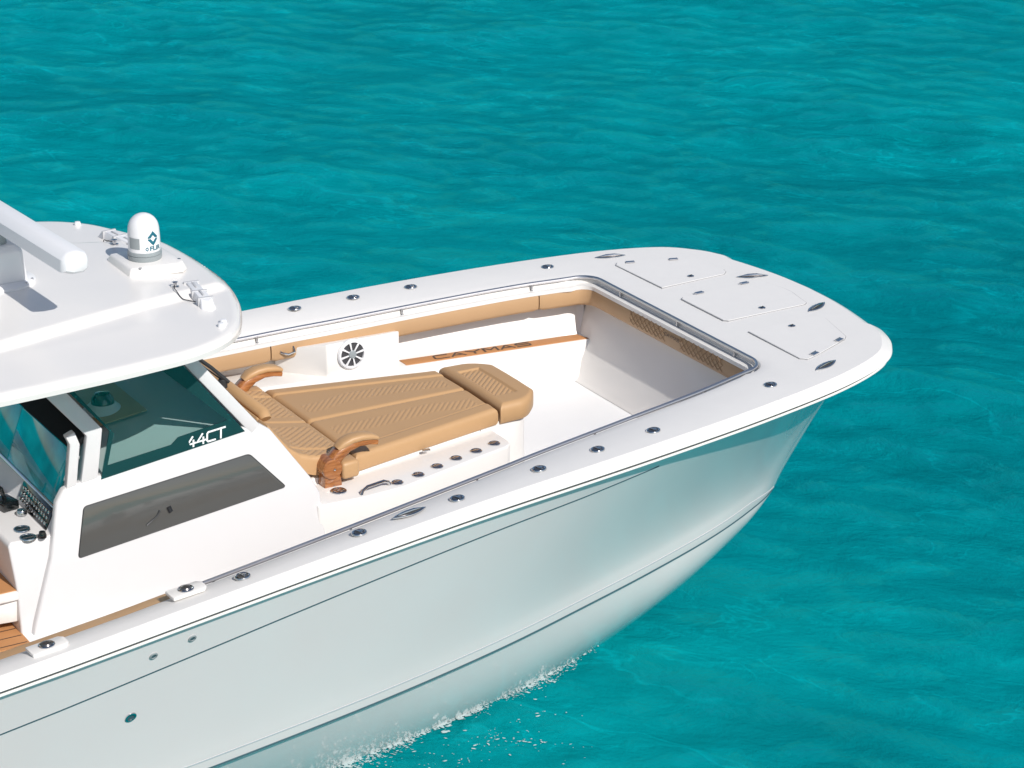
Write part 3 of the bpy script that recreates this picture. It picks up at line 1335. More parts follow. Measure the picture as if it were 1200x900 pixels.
pad('backrest_cushion', np.linspace(5.825, 6.397, 150), lambda x: -0.64, lambda x: 0.64, back_z, 0.028, 0.12, VINYL, boat, ny=190)
bm = bmesh.new()
b_tube(bm, [(5.895, -0.47, 2.345), (5.895, -0.45, 2.365), (5.895, 0.20, 2.365)], [0.034, 0.042, 0.042], 16)
bmk('headrest_roll', bm, VINYL, boat, angle=60)
bm = bmesh.new()
b_tube(bm, [(5.895, 0.206, 2.365), (5.885, 0.62, 2.36), (5.85, 0.86, 2.34)], [0.042, 0.042, 0.038], 16)
bmk('headrest_roll', bm, VINYL, boat, angle=60)
# small rear corner pads beside the armrests
for s in (-1, 1):
    bm = bmesh.new()
    lo = [(6.265, s * 0.62, 1.965), (6.385, s * 0.62, 1.965), (6.385, s * 0.735, 1.965), (6.265, s * 0.745, 1.965)]
    hi = [(p[0], p[1], 2.075) for p in lo]
    b_loft(bm, [lo, hi])
    bmk('corner_cushion', bm, VINYL, boat, bevel=0.022, seg=3, angle=60)


def lounge_base():
    bm = bmesh.new()
    out = []
    for x in np.linspace(6.0, 7.50, 20):
        out.append((x, -(lw(max(x, 6.4)) - 0.02)))
    arc = []
    for q in np.linspace(-math.pi / 2, math.pi / 2, 15):
        arc.append((7.66 + 0.215 * math.cos(q), 0.375 * math.sin(q)))
    loop = out + arc + [(x, -y) for x, y in out[::-1]]
    b_loft(bm, [[(x, y, FLOOR - 0.01) for x, y in loop], [(x, y, 1.968) for x, y in loop]])
    o = bmk('lounge_base', bm, GEL, boat, bevel=0.006)
    for s in (-1, 1):
        bm = bmesh.new()
        P = [(6.0, 0.935), (6.30, 0.955), (6.58, 0.935), (6.95, 0.83), (7.25, 0.745), (7.43, 0.70), (7.475, 0.665), (7.49, 0.60), (7.49, 0.30), (6.0, 0.30)]
        b_loft(bm, [[(x, s * y, FLOOR - 0.01) for x, y in P], [(x, s * y, 1.93) for x, y in P]])
        bmk('lounge_side_ledge', bm, GEL, o, bevel=0.014, seg=3)
    # seam of the lifting seat panel
    bm = bmesh.new()
    pts = [(6.42, -0.655, 1.952), (7.36, -0.452, 1.952), (7.36, -0.452, 1.934)]
    pts = [(6.42, -(lw(6.42) - 0.02) - 0.0015, 1.94), (6.42, -(lw(6.42) - 0.02) - 0.0015, 1.955), (7.40, -(lw(7.40) - 0.02) - 0.0015, 1.955), (7.40, -(lw(7.4) - 0.02) - 0.0015, 1.94)]
    b_tube(bm, pts, 0.0022, 6)
    bmk('seat_panel_seam', bm, SEAM, o)
    return o


base_o = lounge_base()


def cup_proto():
    bm = bmesh.new()
    b_lathe(bm, [(0.028, 0.0015), (0.029, 0.005), (0.034, 0.007), (0.038, 0.004), (0.038, -0.004)], n=30)
    o = bmk('drink_holder', bm, STEEL, boat)
    bm = bmesh.new()
    b_lathe(bm, [(0.0295, 0.0035), (0.018, 0.003), (0.0, 0.0028)], n=24)
    bmk('dark_cup', bm, DARKSTEEL, o)
    bm = bmesh.new()
    b_box(bm, (0, 0, 0.0055), (0.010, 0.052, 0.004))
    b_box(bm, (0.017, 0, 0.005), (0.018, 0.030, 0.003))
    b_box(bm, (-0.017, 0, 0.005), (0.012, 0.036, 0.003))
    bmk('cross_bar', bm, STEEL, o, bevel=0.001)
    return o


k0 = cup_proto()
cups = [(6.568, -0.865, 1), (6.735, -0.824, 1), (6.897, -0.766, 1), (7.06, -0.712, 1), (7.225, -0.672, 1), (7.383, -0.622, 1), (6.205, -0.80, 1.3)]
for i, (x, y, s) in enumerate(cups):
    M = Matrix.Translation((x, y, 1.932)) @ Matrix.Rotation(0.25, 4, 'Z') @ Matrix.Diagonal((s, s, 1, 1))
    if i == 0: k0.matrix_basis = M
    else: dup(k0, boat, M)
bm = bmesh.new()
b_tube(bm, [(6.30, -0.915, 1.928), (6.31, -0.912, 1.952), (6.345, -0.905, 1.968), (6.47, -0.878, 1.968), (6.505, -0.87, 1.952), (6.515, -0.867, 1.928)], 0.0105, 10)
bmk('grab_handle', bm, STEEL, boat)
bm = bmesh.new()
b_box(bm, (6.93, -0.565, 1.962), (0.05, 0.02, 0.012))
bmk('seat_latch', bm, STEEL, boat, bevel=0.002)


# ---- wooden armrests with tan pads
def armrest(s):
    y = 0.672 * s
    bm = bmesh.new()
    b_prism(bm, [(6.15, y - 0.05, 1.90), (6.275, y - 0.05, 1.90), (6.262, y - 0.05, 1.99), (6.245, y - 0.05, 2.03), (6.165, y - 0.05, 2.03), (6.155, y - 0.05, 1.98)], (0, 0.10, 0))
    o = bmk('armrest', bm, TEAK, boat, bevel=0.008)
    bm = bmesh.new()
    M = Matrix.Translation((6.205, y + 0.062, 2.045)) @ Matrix.Rotation(math.pi / 2, 4, 'X')
    b_lathe(bm, [(0.058, 0.0), (0.064, 0.006), (0.064, 0.118), (0.058, 0.124)], n=28, M=M)
    bmk('armrest_hub', bm, TEAK, o)
    bm = bmesh.new()
    path = [(6.195, y, 2.04), (6.235, y, 2.085), (6.275, y, 2.122), (6.33, y, 2.152), (6.40, y, 2.165), (6.47, y, 2.160), (6.525, y, 2.146)]
    rr_ = [0.034, 0.036, 0.034, 0.026, 0.019, 0.017, 0.015]
    rings = []
    for i, p in enumerate(path):
        p = Vector(p)
        t = (Vector(path[min(i + 1, 6)]) - Vector(path[max(i - 1, 0)])).normalized()
        u = Vector((0, 1, 0)).cross(t).normalized() * -1
        u = Vector((-t.z, 0, t.x))
        w = 0.047 - 0.002 * i
        rings.append([p + Vector((0, a * w, 0)) + u * (b * rr_[i]) for a, b in
                      ((-1, -0.7), (-0.8, -1), (0.8, -1), (1, -0.7), (1, 0.7), (0.8, 1), (-0.8, 1), (-1, 0.7))])
    b_loft(bm, rings)
    bmk('armrest_arm', bm, TEAK, o, angle=50)
    bm = bmesh.new()
    path = [(6.262, y, 2.150), (6.30, y, 2.178), (6.355, y, 2.196), (6.42, y, 2.200), (6.485, y, 2.190), (6.53, y, 2.172)]
    ra = [0.017, 0.023, 0.023, 0.022, 0.020, 0.013]
    rings = []
    for i, p in enumerate(path):
        p = Vector(p)
        t = (Vector(path[min(i + 1, 5)]) - Vector(path[max(i - 1, 0)])).normalized()
        u = Vector((-t.z, 0, t.x))
        w = (0.036, 0.048, 0.049, 0.047, 0.045, 0.034)[i]
        rings.append([p + Vector((0, w * math.copysign(abs(math.cos(q)) ** 0.6, math.cos(q)), 0)) + u * (ra[i] * math.copysign(abs(math.sin(q)) ** 0.6, math.sin(q)))
                      for q in [2 * math.pi * k / 16 for k in range(16)]])
    b_loft(bm, rings)
    bmk('armrest_pad', bm, VINYL, o, angle=60)
    for zz in (1.93, 2.045):
        bm = bmesh.new()
        M = Matrix.Translation((6.215, y + s * 0.05 * (1 if zz < 2 else 1.26), zz)) @ Matrix.Rotation(-s * math.pi / 2, 4, 'X')
        b_lathe(bm, [(0.007, -0.002), (0.007, 0.003), (0.0, 0.005)], n=10, M=M)
        bmk('armrest_bolt', bm, STEEL, o)


armrest(-1)
armrest(1)


# ---- port side step, speaker pod
def port_step():
    zt = 1.83

    def yi(x):
        return 0.95 + (9.0 - x) * 0.125
    bm = bmesh.new()
    inn = [(x, yi(x)) for x in np.linspace(5.2, 9.0, 12)] + [(9.22, 0.93)]
    out = [(9.24, 1.03), (9.06, 1.12), (8.8, 1.20), (8.0, 1.38), (7.5, 1.45), (6.5, 1.58), (5.2, 1.72)]
    lp = inn + out
    cl = lambda x, y, z: (x, min(y, hull_y(x + 0.03, z) - 0.045), z)
    b_loft(bm, [[cl(x, y, FLOOR - 0.01) for x, y in lp], [cl(x, y, (zt + FLOOR) / 2) for x, y in lp], [cl(x, y, zt) for x, y in lp]])
    o = bmk('port_step', bm, GEL, boat, bevel=0.012, seg=3)
    bm = bmesh.new()
    a = [(x, yi(x) + 0.012) for x in np.linspace(7.69, 9.06, 12)]
    b = [(x, yi(x) + 0.120) for x in np.linspace(7.69, 9.03, 12)]
    b_loft(bm, [[(x, y, zt - 0.004) for x, y in a + b[::-1]], [(x, y, zt + 0.005) for x, y in a + b[::-1]]])
    s = bmk('step_tread_strip', bm, EVA, o, bevel=0.0015)
    M = basis((8.28, yi(8.28) + 0.068, zt + 0.0062), (1, -0.125, 0), (0.125, 1, 0))
    stroke_word('CAYMAS', 0.062, 0.098, 0.026, 0.015, 0.0, M, PRINT, o)
    return o


port_step()


def speaker_pod():
    y0 = 1.20
    bm = bmesh.new()
    zt, zb = 2.062, 1.80
    face = [(7.12, y0 - 0.0, zb), (7.675, y0, zb), (7.675, y0, zt - 0.0), (7.12, y0, zt)]
    back = [(6.86, y0 + 0.28, zb), (7.675, y0 + 0.28, zb), (7.675, y0 + 0.28, zt - 0.07), (6.86, y0 + 0.28, zt - 0.07)]
    b_loft(bm, [face, back])
    o = bmk('speaker_pod', bm, GEL, boat, bevel=0.008)
    cx, cz = 7.305, 1.965
    M = Matrix.Translation((cx, y0, cz)) @ Matrix.Rotation(math.pi / 2, 4, 'X')
    bm = bmesh.new()
    b_lathe(bm, [(0.108, -0.004), (0.108, 0.012), (0.100, 0.022), (0.088, 0.024), (0.084, 0.014), (0.084, 0.010)], n=40, M=M)
    bmk('speaker_ring', bm, WHITEP, o)
    bm = bmesh.new()
    b_lathe(bm, [(0.085, 0.012), (0.05, 0.009), (0.0, 0.009)], n=32, M=M)
    bmk('speaker_cone', bm, mat('dark_grey_cone', (0.05, 0.05, 0.055), 0.5), o)
    bm = bmesh.new()
    for k in range(8):
        a = k * math.pi / 4 + 0.2
        R = Matrix.Rotation(a, 4, 'Z')
        b_prism(bm, [M @ R @ Vector(v) for v in ((0.022, -0.004, 0.015), (0.086, -0.0075, 0.015), (0.086, 0.0075, 0.015), (0.022, 0.004, 0.015))],
                (M.to_3x3() @ Vector((0, 0, 0.008))))
    bmk('speaker_grille', bm, WHITEP, o, bevel=0.0015)
    bm = bmesh.new()
    b_lathe(bm, [(0.030, 0.012), (0.030, 0.022), (0.024, 0.028), (0.0, 0.031)], n=24, M=M)
    bmk('speaker_tweeter', bm, GREYP, o)
    # drink holder bracket on the aft face under the bolster
    bm = bmesh.new()
    b_tube(bm, [(6.86, 1.42, 2.03), (6.86, 1.37, 2.00), (6.90, 1.34, 1.99), (6.95, 1.34, 2.00), (6.95, 1.37, 2.03)], 0.007, 8)
    bmk('holder_bracket', bm, STEEL, boat)


speaker_pod()


# ---- console
def sidey(z):
    return 0.98 - 0.168 * (z - 1.55)


def console():
    side = [(4.19, FLOOR - 0.01), (4.215, 1.62), (4.35, 1.965), (4.42, 2.27), (4.468, 2.335), (4.55, 2.352), (5.60, 2.478), (5.69, 2.482), (5.76, 2.43), (5.985, 2.10), (6.035, 2.00), (6.05, FLOOR - 0.01)]
    for s in (-1, 1):
        outer = [(x, s * sidey(z), z) for x, z in side]
        inner = [(x, s * (sidey(z) - 0.06), z) for x, z in side]
        bm = bmesh.new()
        b_loft(bm, [outer, inner])
        if s < 0:
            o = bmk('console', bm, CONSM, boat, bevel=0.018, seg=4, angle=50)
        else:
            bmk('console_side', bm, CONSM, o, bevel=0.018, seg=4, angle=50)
    bm = bmesh.new()
    top = [(4.60, 2.335), (5.60, 2.462), (5.68, 2.464), (5.74, 2.42), (5.96, 2.10), (6.012, 2.0), (6.025, FLOOR)]
    bot = [(x - 0.05, z - 0.05) for x, z in top]
    poly = top + bot[::-1]
    w = lambda z: sidey(z) - 0.055
    b_loft(bm, [[(x, -w(z), z) for x, z in poly], [(x, w(z), z) for x, z in poly]])
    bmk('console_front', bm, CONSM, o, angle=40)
    # quarter window
    q = [(4.575, 2.216), (5.609, 2.316), (5.817, 2.080), (4.507, 1.933)]

    def rounded(poly, r, n=5):
        out = []
        m_ = len(poly)
        for i in range(m_):
            p0, p1, p2 = Vector(poly[i - 1]), Vector(poly[i]), Vector(poly[(i + 1) % m_])
            a = p1 + (p0 - p1).normalized() * r
            b = p1 + (p2 - p1).normalized() * r
            for k in range(n + 1):
                t = k / n
                out.append(tuple(a * (1 - t) ** 2 + p1 * 2 * t * (1 - t) + b * t * t))
        return out
    for s in (-1, 1):
        bm = bmesh.new()
        pl = rounded(q, 0.022)
        b_prism(bm, [(x, s * (sidey(z) + 0.004), z) for x, z in pl], (0, -s * 0.012, 0))
        win = bmk('side_window', bm, SMOKE, o, bevel=0.002)
        bm = bmesh.new()
        n = len(pl)
        cx = sum(p[0] for p in pl) / n; cz = sum(p[1] for p in pl) / n
        for i in range(n):
            a, b = pl[i], pl[(i + 1) % n]
            b_tube(bm, [(a[0], s * (sidey(a[1]) + 0.002), a[1]), (b[0], s * (sidey(b[1]) + 0.002), b[1])], 0.0035, 6)
        bmk('window_gasket', bm, DARKRUB, o)
        if s < 0:
            bm = bmesh.new()
            f = lambda x, z: (x, -(sidey(z) + 0.0072), z)
            b_tube(bm, [f(4.93, 2.035), f(5.00, 2.075), f(5.02, 2.105)], 0.006, 6)
            b_tube(bm, [f(5.075, 2.115), f(5.085, 2.085)], 0.014, 8)
            bmk('window_latch', bm, DARKHOLE, o)
    return o


con = console()


# side glass with dark border, 44CT lettering, frame pillars
def gy(z):
    return 0.83 - 0.123 * (z - 2.45)


def side_glass(s):
    out = [(5.067, 3.16), (5.212, 2.966), (5.597, 2.455), (4.695, 2.348), (4.776, 2.616), (4.54, 2.907), (4.337, 3.16)]
    inn = [(4.96, 3.13), (5.099, 2.927), (5.493, 2.542), (5.180, 2.501), (5.134, 2.465), (4.744, 2.423), (4.800, 2.600), (4.575, 2.905), (4.40, 3.13)]
    bm = bmesh.new()
    b_prism(bm, [(x, s * gy(z), z) for x, z in out], (0, -s * 0.006, 0))
    g = bmk('side_glass', bm, GLASS, con, smooth=False)
    # dark printed border: bridge of the outer and inner outlines
    prs = [(0, 0), (1, 1), (2, 2), (2, 3), (3, 4), (3, 5), (4, 6), (5, 7), (6, 8)]
    bm = bmesh.new()
    yo = lambda z: s * (gy(z) + 0.002)
    O = [bm.verts.new((x, yo(z), z)) for x, z in out]
    I = [bm.verts.new((x, yo(z), z)) for x, z in inn]
    n = len(prs)
    for k in range(n):
        a, b = prs[k], prs[(k + 1) % n]
        vs = [O[a[0]]]
        if b[0] != a[0]: vs.append(O[b[0]])
        vs.append(I[b[1]])
        if a[1] != b[1]: vs.append(I[a[1]])
        bm.faces.new(vs)
    r = bmesh.ops.extrude_face_region(bm, geom=bm.faces[:])
    for v in [v for v in r['geom'] if isinstance(v, bmesh.types.BMVert)]:
        v.co.y += s * 0.002
    bmk('glass_border', bm, FRIT, con, smooth=False)
    if s < 0:
        a = Vector((5.447, 0, 2.472)) - Vector((5.25, 0, 2.451))
        z = 2.466
        M = basis((5.352, -(gy(z) + 0.0052), z), (a.x, 0, a.z), (0, 0.12, 1))
        stroke_word('44CT', 0.054, 0.050, 0.012, 0.0105, 0.22, M, WPRINT, con)
    # frame: front pillar, bent aft pillar, slat behind, head rail
    def bar(name, pts, w, dep, m=CONSM):
        """pts: list of (x,z); board lying in the glass plane, w wide, dep thick"""
        bm = bmesh.new()
        rings = []
        for i, (x, z) in enumerate(pts):
            t = Vector((pts[min(i + 1, len(pts) - 1)][0] - pts[max(i - 1, 0)][0], pts[min(i + 1, len(pts) - 1)][1] - pts[max(i - 1, 0)][1])).normalized()
            nx, nz = t.y * w / 2, -t.x * w / 2
            rings.append([(x + nx, s * (gy(z + nz) - 0.0), z + nz), (x - nx, s * gy(z - nz), z - nz),
                          (x - nx, s * (gy(z - nz) - dep), z - nz), (x + nx, s * (gy(z + nz) - dep), z + nz)])
        b_loft(bm, rings)
        return bmk(name, bm, m, con, bevel=0.008)
    bar('windshield_pillar', [(5.668, 2.448), (5.253, 2.985), (5.12, 3.16)], 0.075, 0.09)
    bar('hardtop_pillar', [(4.618, 2.30), (4.690, 2.622), (4.455, 2.925), (4.27, 3.16)], 0.10, 0.07)
    bar('hardtop_pillar', [(4.512, 2.29), (4.568, 2.575), (4.545, 2.64)], 0.060, 0.05)


side_glass(-1)
side_glass(1)
# front windshield between the two front pillars
bm = bmesh.new()
b_loft(bm, [[(5.69, -0.78, 2.47), (5.69, 0.78, 2.47), (5.685, 0.78, 2.46), (5.685, -0.78, 2.46)],
            [(5.165, -0.69, 3.158), (5.165, 0.69, 3.158), (5.16, 0.69, 3.148), (5.16, -0.69, 3.148)]])
bmk('windshield_glass', bm, GLASS, con, smooth=False)
bm = bmesh.new()
b_tube(bm, [(5.605, 0.0, 2.685), (5.75, -0.01, 2.555), (5.86, -0.02, 2.44)], 0.012, 8)
b_tube(bm, [(5.58, 0.02, 2.685), (5.70, 0.08, 2.57), (5.83, 0.0, 2.45)], 0.005, 6)
b_lathe(bm, [(0.028, -0.03), (0.028, 0.02), (0.018, 0.03)], c=(5.83, 0, 2.435), n=14)
bmk('windshield_wiper', bm, DARKRUB, con)

# helm: instrument hood, displays, switches, shelf
helm_bm = bmesh.new()
hp = [(4.135, FLOOR - 0.01), (4.145, 1.80), (4.125, 2.06), (4.140, 2.085), (4.375, 2.075), (4.445, 2.215), (4.60, 2.32), (4.60, FLOOR - 0.01)]
b_loft(helm_bm, [[(x, -(sidey(z) - 0.045), z) for x, z in hp], [(x, sidey(z) - 0.045, z) for x, z in hp]])
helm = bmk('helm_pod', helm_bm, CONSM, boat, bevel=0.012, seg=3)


def slab(name, a, b, y0, y1, t, m, par, bev=0.003):
    """slab whose face runs from (x,z) a to b and from y0 to y1, thickness t behind"""
    d = Vector((b[0] - a[0], 0, b[1] - a[1])).normalized()
    n = Vector((d.z, 0, -d.x))
    bm = bmesh.new()
    b_prism(bm, [(a[0], y0, a[1]), (b[0], y0, b[1]), (b[0], y1, b[1]), (a[0], y1, a[1])], n * t)
    return bmk(name, bm, m, par, bevel=bev)


slab('display_screen', (4.438, 2.222), (4.552, 2.528), -0.755, -0.005, 0.02, SCREEN, helm)
slab('display_screen', (4.438, 2.222), (4.552, 2.528), 0.005, 0.755, 0.02, SCREEN, helm)
slab('instrument_hood', (4.556, 2.530), (4.705, 2.668), -0.775, 0.775, 0.03, mat('black_hood', (0.006, 0.007, 0.008), 0.7, spec=0.2), helm)
slab('display_trim', (4.425, 2.204), (4.436, 2.220), -0.77, 0.77, 0.012, STEEL, helm, 0.002)
swp = slab('switch_panel', (4.372, 2.082), (4.428, 2.200), -0.78, -0.30, 0.015, BLACKG, helm)
sw0 = None
for r_ in range(3):
    for c_ in range(11):
        f = 0.25 + 0.25 * r_
        p = Vector((4.372 + 0.056 * f, -0.745 + c_ * 0.040, 2.082 + 0.118 * f))
        n = Vector((-0.118, 0, 0.056)).normalized()
        M = Matrix.Translation(p + n * 0.001) @ n.to_track_quat('Z', 'Y').to_matrix().to_4x4()
        if sw0 is None:
            bm = bmesh.new()
            b_lathe(bm, [(0.011, -0.002), (0.011, 0.004), (0.008, 0.007), (0.0, 0.0075)], n=12)
            sw0 = bmk('switch_button', bm, STEEL, swp)
            sw0.matrix_basis = M
        else:
            dup(sw0, swp, M)
for x, y in ((4.262, -0.700), (4.252, -0.825)):
    bm = bmesh.new()
    b_lathe(bm, [(0.036, 0.004), (0.038, 0.008), (0.046, 0.008), (0.049, 0.002), (0.049, -0.004)], c=(x, y, 2.081), n=28)
    bmk('helm_cup_rim', bm, STEEL, helm)
    bm = bmesh.new()
    b_lathe(bm, [(0.037, 0.0055), (0.0, 0.0045)], c=(x, y, 2.081), n=24)
    b_box(bm, (x, y, 2.088), (0.07, 0.012, 0.003))
    bmk('helm_cup_well', bm, mat('steel_cup', (0.22, 0.22, 0.22), 0.2, metal=1.0), helm)
bm = bmesh.new()
b_box(bm, (4.29, -0.36, 2.11), (0.10, 0.13, 0.05), Matrix.Rotation(0.2, 3, 'Z'))
b_tube(bm, [(4.29, -0.36, 2.12), (4.27, -0.36, 2.20), (4.25, -0.32, 2.22)], 0.014, 10)
bmk('throttle_lever', bm, BLACKG, helm, bevel=0.008)
bm = bmesh.new()
b_lathe(bm, [(0.03, 0), (0.03, 0.02), (0.024, 0.03), (0.0, 0.032)], c=(4.335, -0.50, 2.082), n=20)
bmk('trim_knob', bm, STEEL, helm)
bm = bmesh.new()
b_lathe(bm, [(0.024, 0), (0.024, 0.015), (0.018, 0.035), (0.0, 0.04)], c=(4.325, -0.86, 2.082), n=18)
bmk('ignition_switch', bm, BLACKG, helm)
# steering wheel to port of the frame edge is out of view; foot rest and teak treads
bm = bmesh.new()
b_prism(bm, [(4.15, -0.90, 1.80), (3.98, -0.90, 1.80), (3.90, -0.80, 1.80), (3.90, 0.80, 1.80), (3.98, 0.90, 1.80), (4.15, 0.90, 1.80)], (0, 0, -0.05))
b_prism(bm, [(4.15, -0.88, 1.75), (4.00, -0.86, 1.75), (4.00, 0.86, 1.75), (4.15, 0.88, 1.75)], (0, 0, -0.14))
bmk('foot_rest', bm, GEL, helm, bevel=0.01)
bm = bmesh.new()
b_prism(bm, [(4.155, -0.875, 1.806), (3.985, -0.875, 1.806), (3.915, -0.785, 1.806), (3.915, 0.785, 1.806), (3.985, 0.875, 1.806), (4.155, 0.875, 1.806)], (0, 0, -0.008))
bmk('foot_rest_tread', bm, EVA, helm)
bm = bmesh.new()
b_prism(bm, [(4.14, -1.08, FLOOR + 0.004), (0.5, -1.10, FLOOR + 0.004), (0.5, 1.10, FLOOR + 0.004), (4.14, 1.08, FLOOR + 0.004)], (0, 0, 0.006))
bmk('sole_tread', bm, EVA, boat)
bm = bmesh.new()
for k in range(-11, 12):
    b_box(bm, (3.0, k * 0.095, FLOOR + 0.0105), (2.26, 0.006, 0.003))
bmk('tread_groove', bm, PRINT, boat)

# compass on the dash, seen through the side glass
bm = bmesh.new()
b_lathe(bm, [(0.12, 0.0), (0.12, 0.02), (0.09, 0.045), (0.075, 0.06)], c=(5.05, 0.0, 2.40), n=28)
cmp_ = bmk('compass_base', bm, WHITEP, con)
bm = bmesh.new()
b_lathe(bm, [(0.07, 0.058), (0.066, 0.09), (0.045, 0.118), (0.0, 0.128)], c=(5.05, 0.0, 2.40), n=28)
bmk('compass_dome', bm, FRIT, con)
bm = bmesh.new()
b_prism(bm, [(4.75, -0.20, 2.372), (5.25, -0.20, 2.432), (5.25, 0.45, 2.432), (4.75, 0.45, 2.372)], (0, 0, 0.012))
bmk('dash_pad', bm, VINYL, con, bevel=0.004)


# ---- hardtop
HX = [1.6, 1.8, 2.5, 3.4, 3.9, 4.4, 4.8, 5.12, 5.33, 5.46, 5.56, 5.66, 5.72, 5.737, 5.742]
HW = [1.35, 1.45, 1.50, 1.505, 1.495, 1.465, 1.425, 1.365, 1.255, 1.12, 0.93, 0.66, 0.40, 0.20, 0.0]


def build_hardtop():
    hx = np.array(HX); hw = np.array(HW)
    s = np.concatenate([[0], np.cumsum(np.hypot(np.diff(hx), np.diff(hw)))])
    q = np.linspace(0, s[-1], 150)
    P = crom(np.stack([hx, hw], 1), s, q)
    P[-1, 1] = 0
    xs, ws = P[:, 0], np.maximum(P[:, 1], 0)
    ny = 121
    V = []

    def dist_edge(x, y):
        return float(np.min(np.hypot(P[:, 0] - x, P[:, 1] - abs(y))))

    def zf(x, y):
        d = dist_edge(x, y)
        r = 0.055
        dd = min(d, r)
        z = 3.215 + 0.022 * min(1, d / 0.5) + 0.02 * sstep(0.3, 1.3, d)
        z -= r - math.sqrt(max(r * r - (r - dd) ** 2, 0))
        yr = float(np.interp(x, [1.6, 4.1, 4.9, 5.3, 5.62, 5.75], [0.98, 0.90, 0.70, 0.585, 0.50, 0.47]))
        z += 0.038 * sstep(yr + 0.035, yr - 0.035, abs(y)) * sstep(0.0, 0.10, d)
        return z
    for i in range(len(xs)):
        for k in range(ny):
            y = -ws[i] + 2 * ws[i] * k / (ny - 1)
            V.append((xs[i], y, zf(xs[i], y)))
    F = grid_faces(len(xs), ny)
    nx = len(xs)
    loop = [i * ny for i in range(nx)] + [i * ny + ny - 1 for i in range(nx - 2, -1, -1)]
    n0 = [V[q] for q in loop]
    prev = loop
    cen = (3.6, 0)
    for ins, z in ((-0.004, 3.190), (0.006, 3.172), (0.04, 3.160), (0.16, 3.152)):
        cur = []
        for q in loop:
            x, y, _ = V[q]
            l = math.hypot(x - cen[0], y - cen[1])
            k = 1 - ins / l
            V.append((cen[0] + (x - cen[0]) * k, y * k, z))
            cur.append(len(V) - 1)
        n = len(loop)
        for k in range(n):
            F.append((prev[k], prev[(k + 1) % n], cur[(k + 1) % n], cur[k]))
        prev = cur
    F.append(tuple(prev))
    o = mk('hardtop', V, F, GEL, boat, angle=45)
    return o, zf


top_o, HZ = build_hardtop()
for sg in (-1, 1):
    bm = bmesh.new()
    b_tube(bm, [(2.75, sg * 1.02, FLOOR), (2.62, sg * 1.02, 2.5), (2.45, sg * 1.02, 3.17)], 0.032, 12)
    bmk('hardtop_leg', bm, WHITEP, top_o)


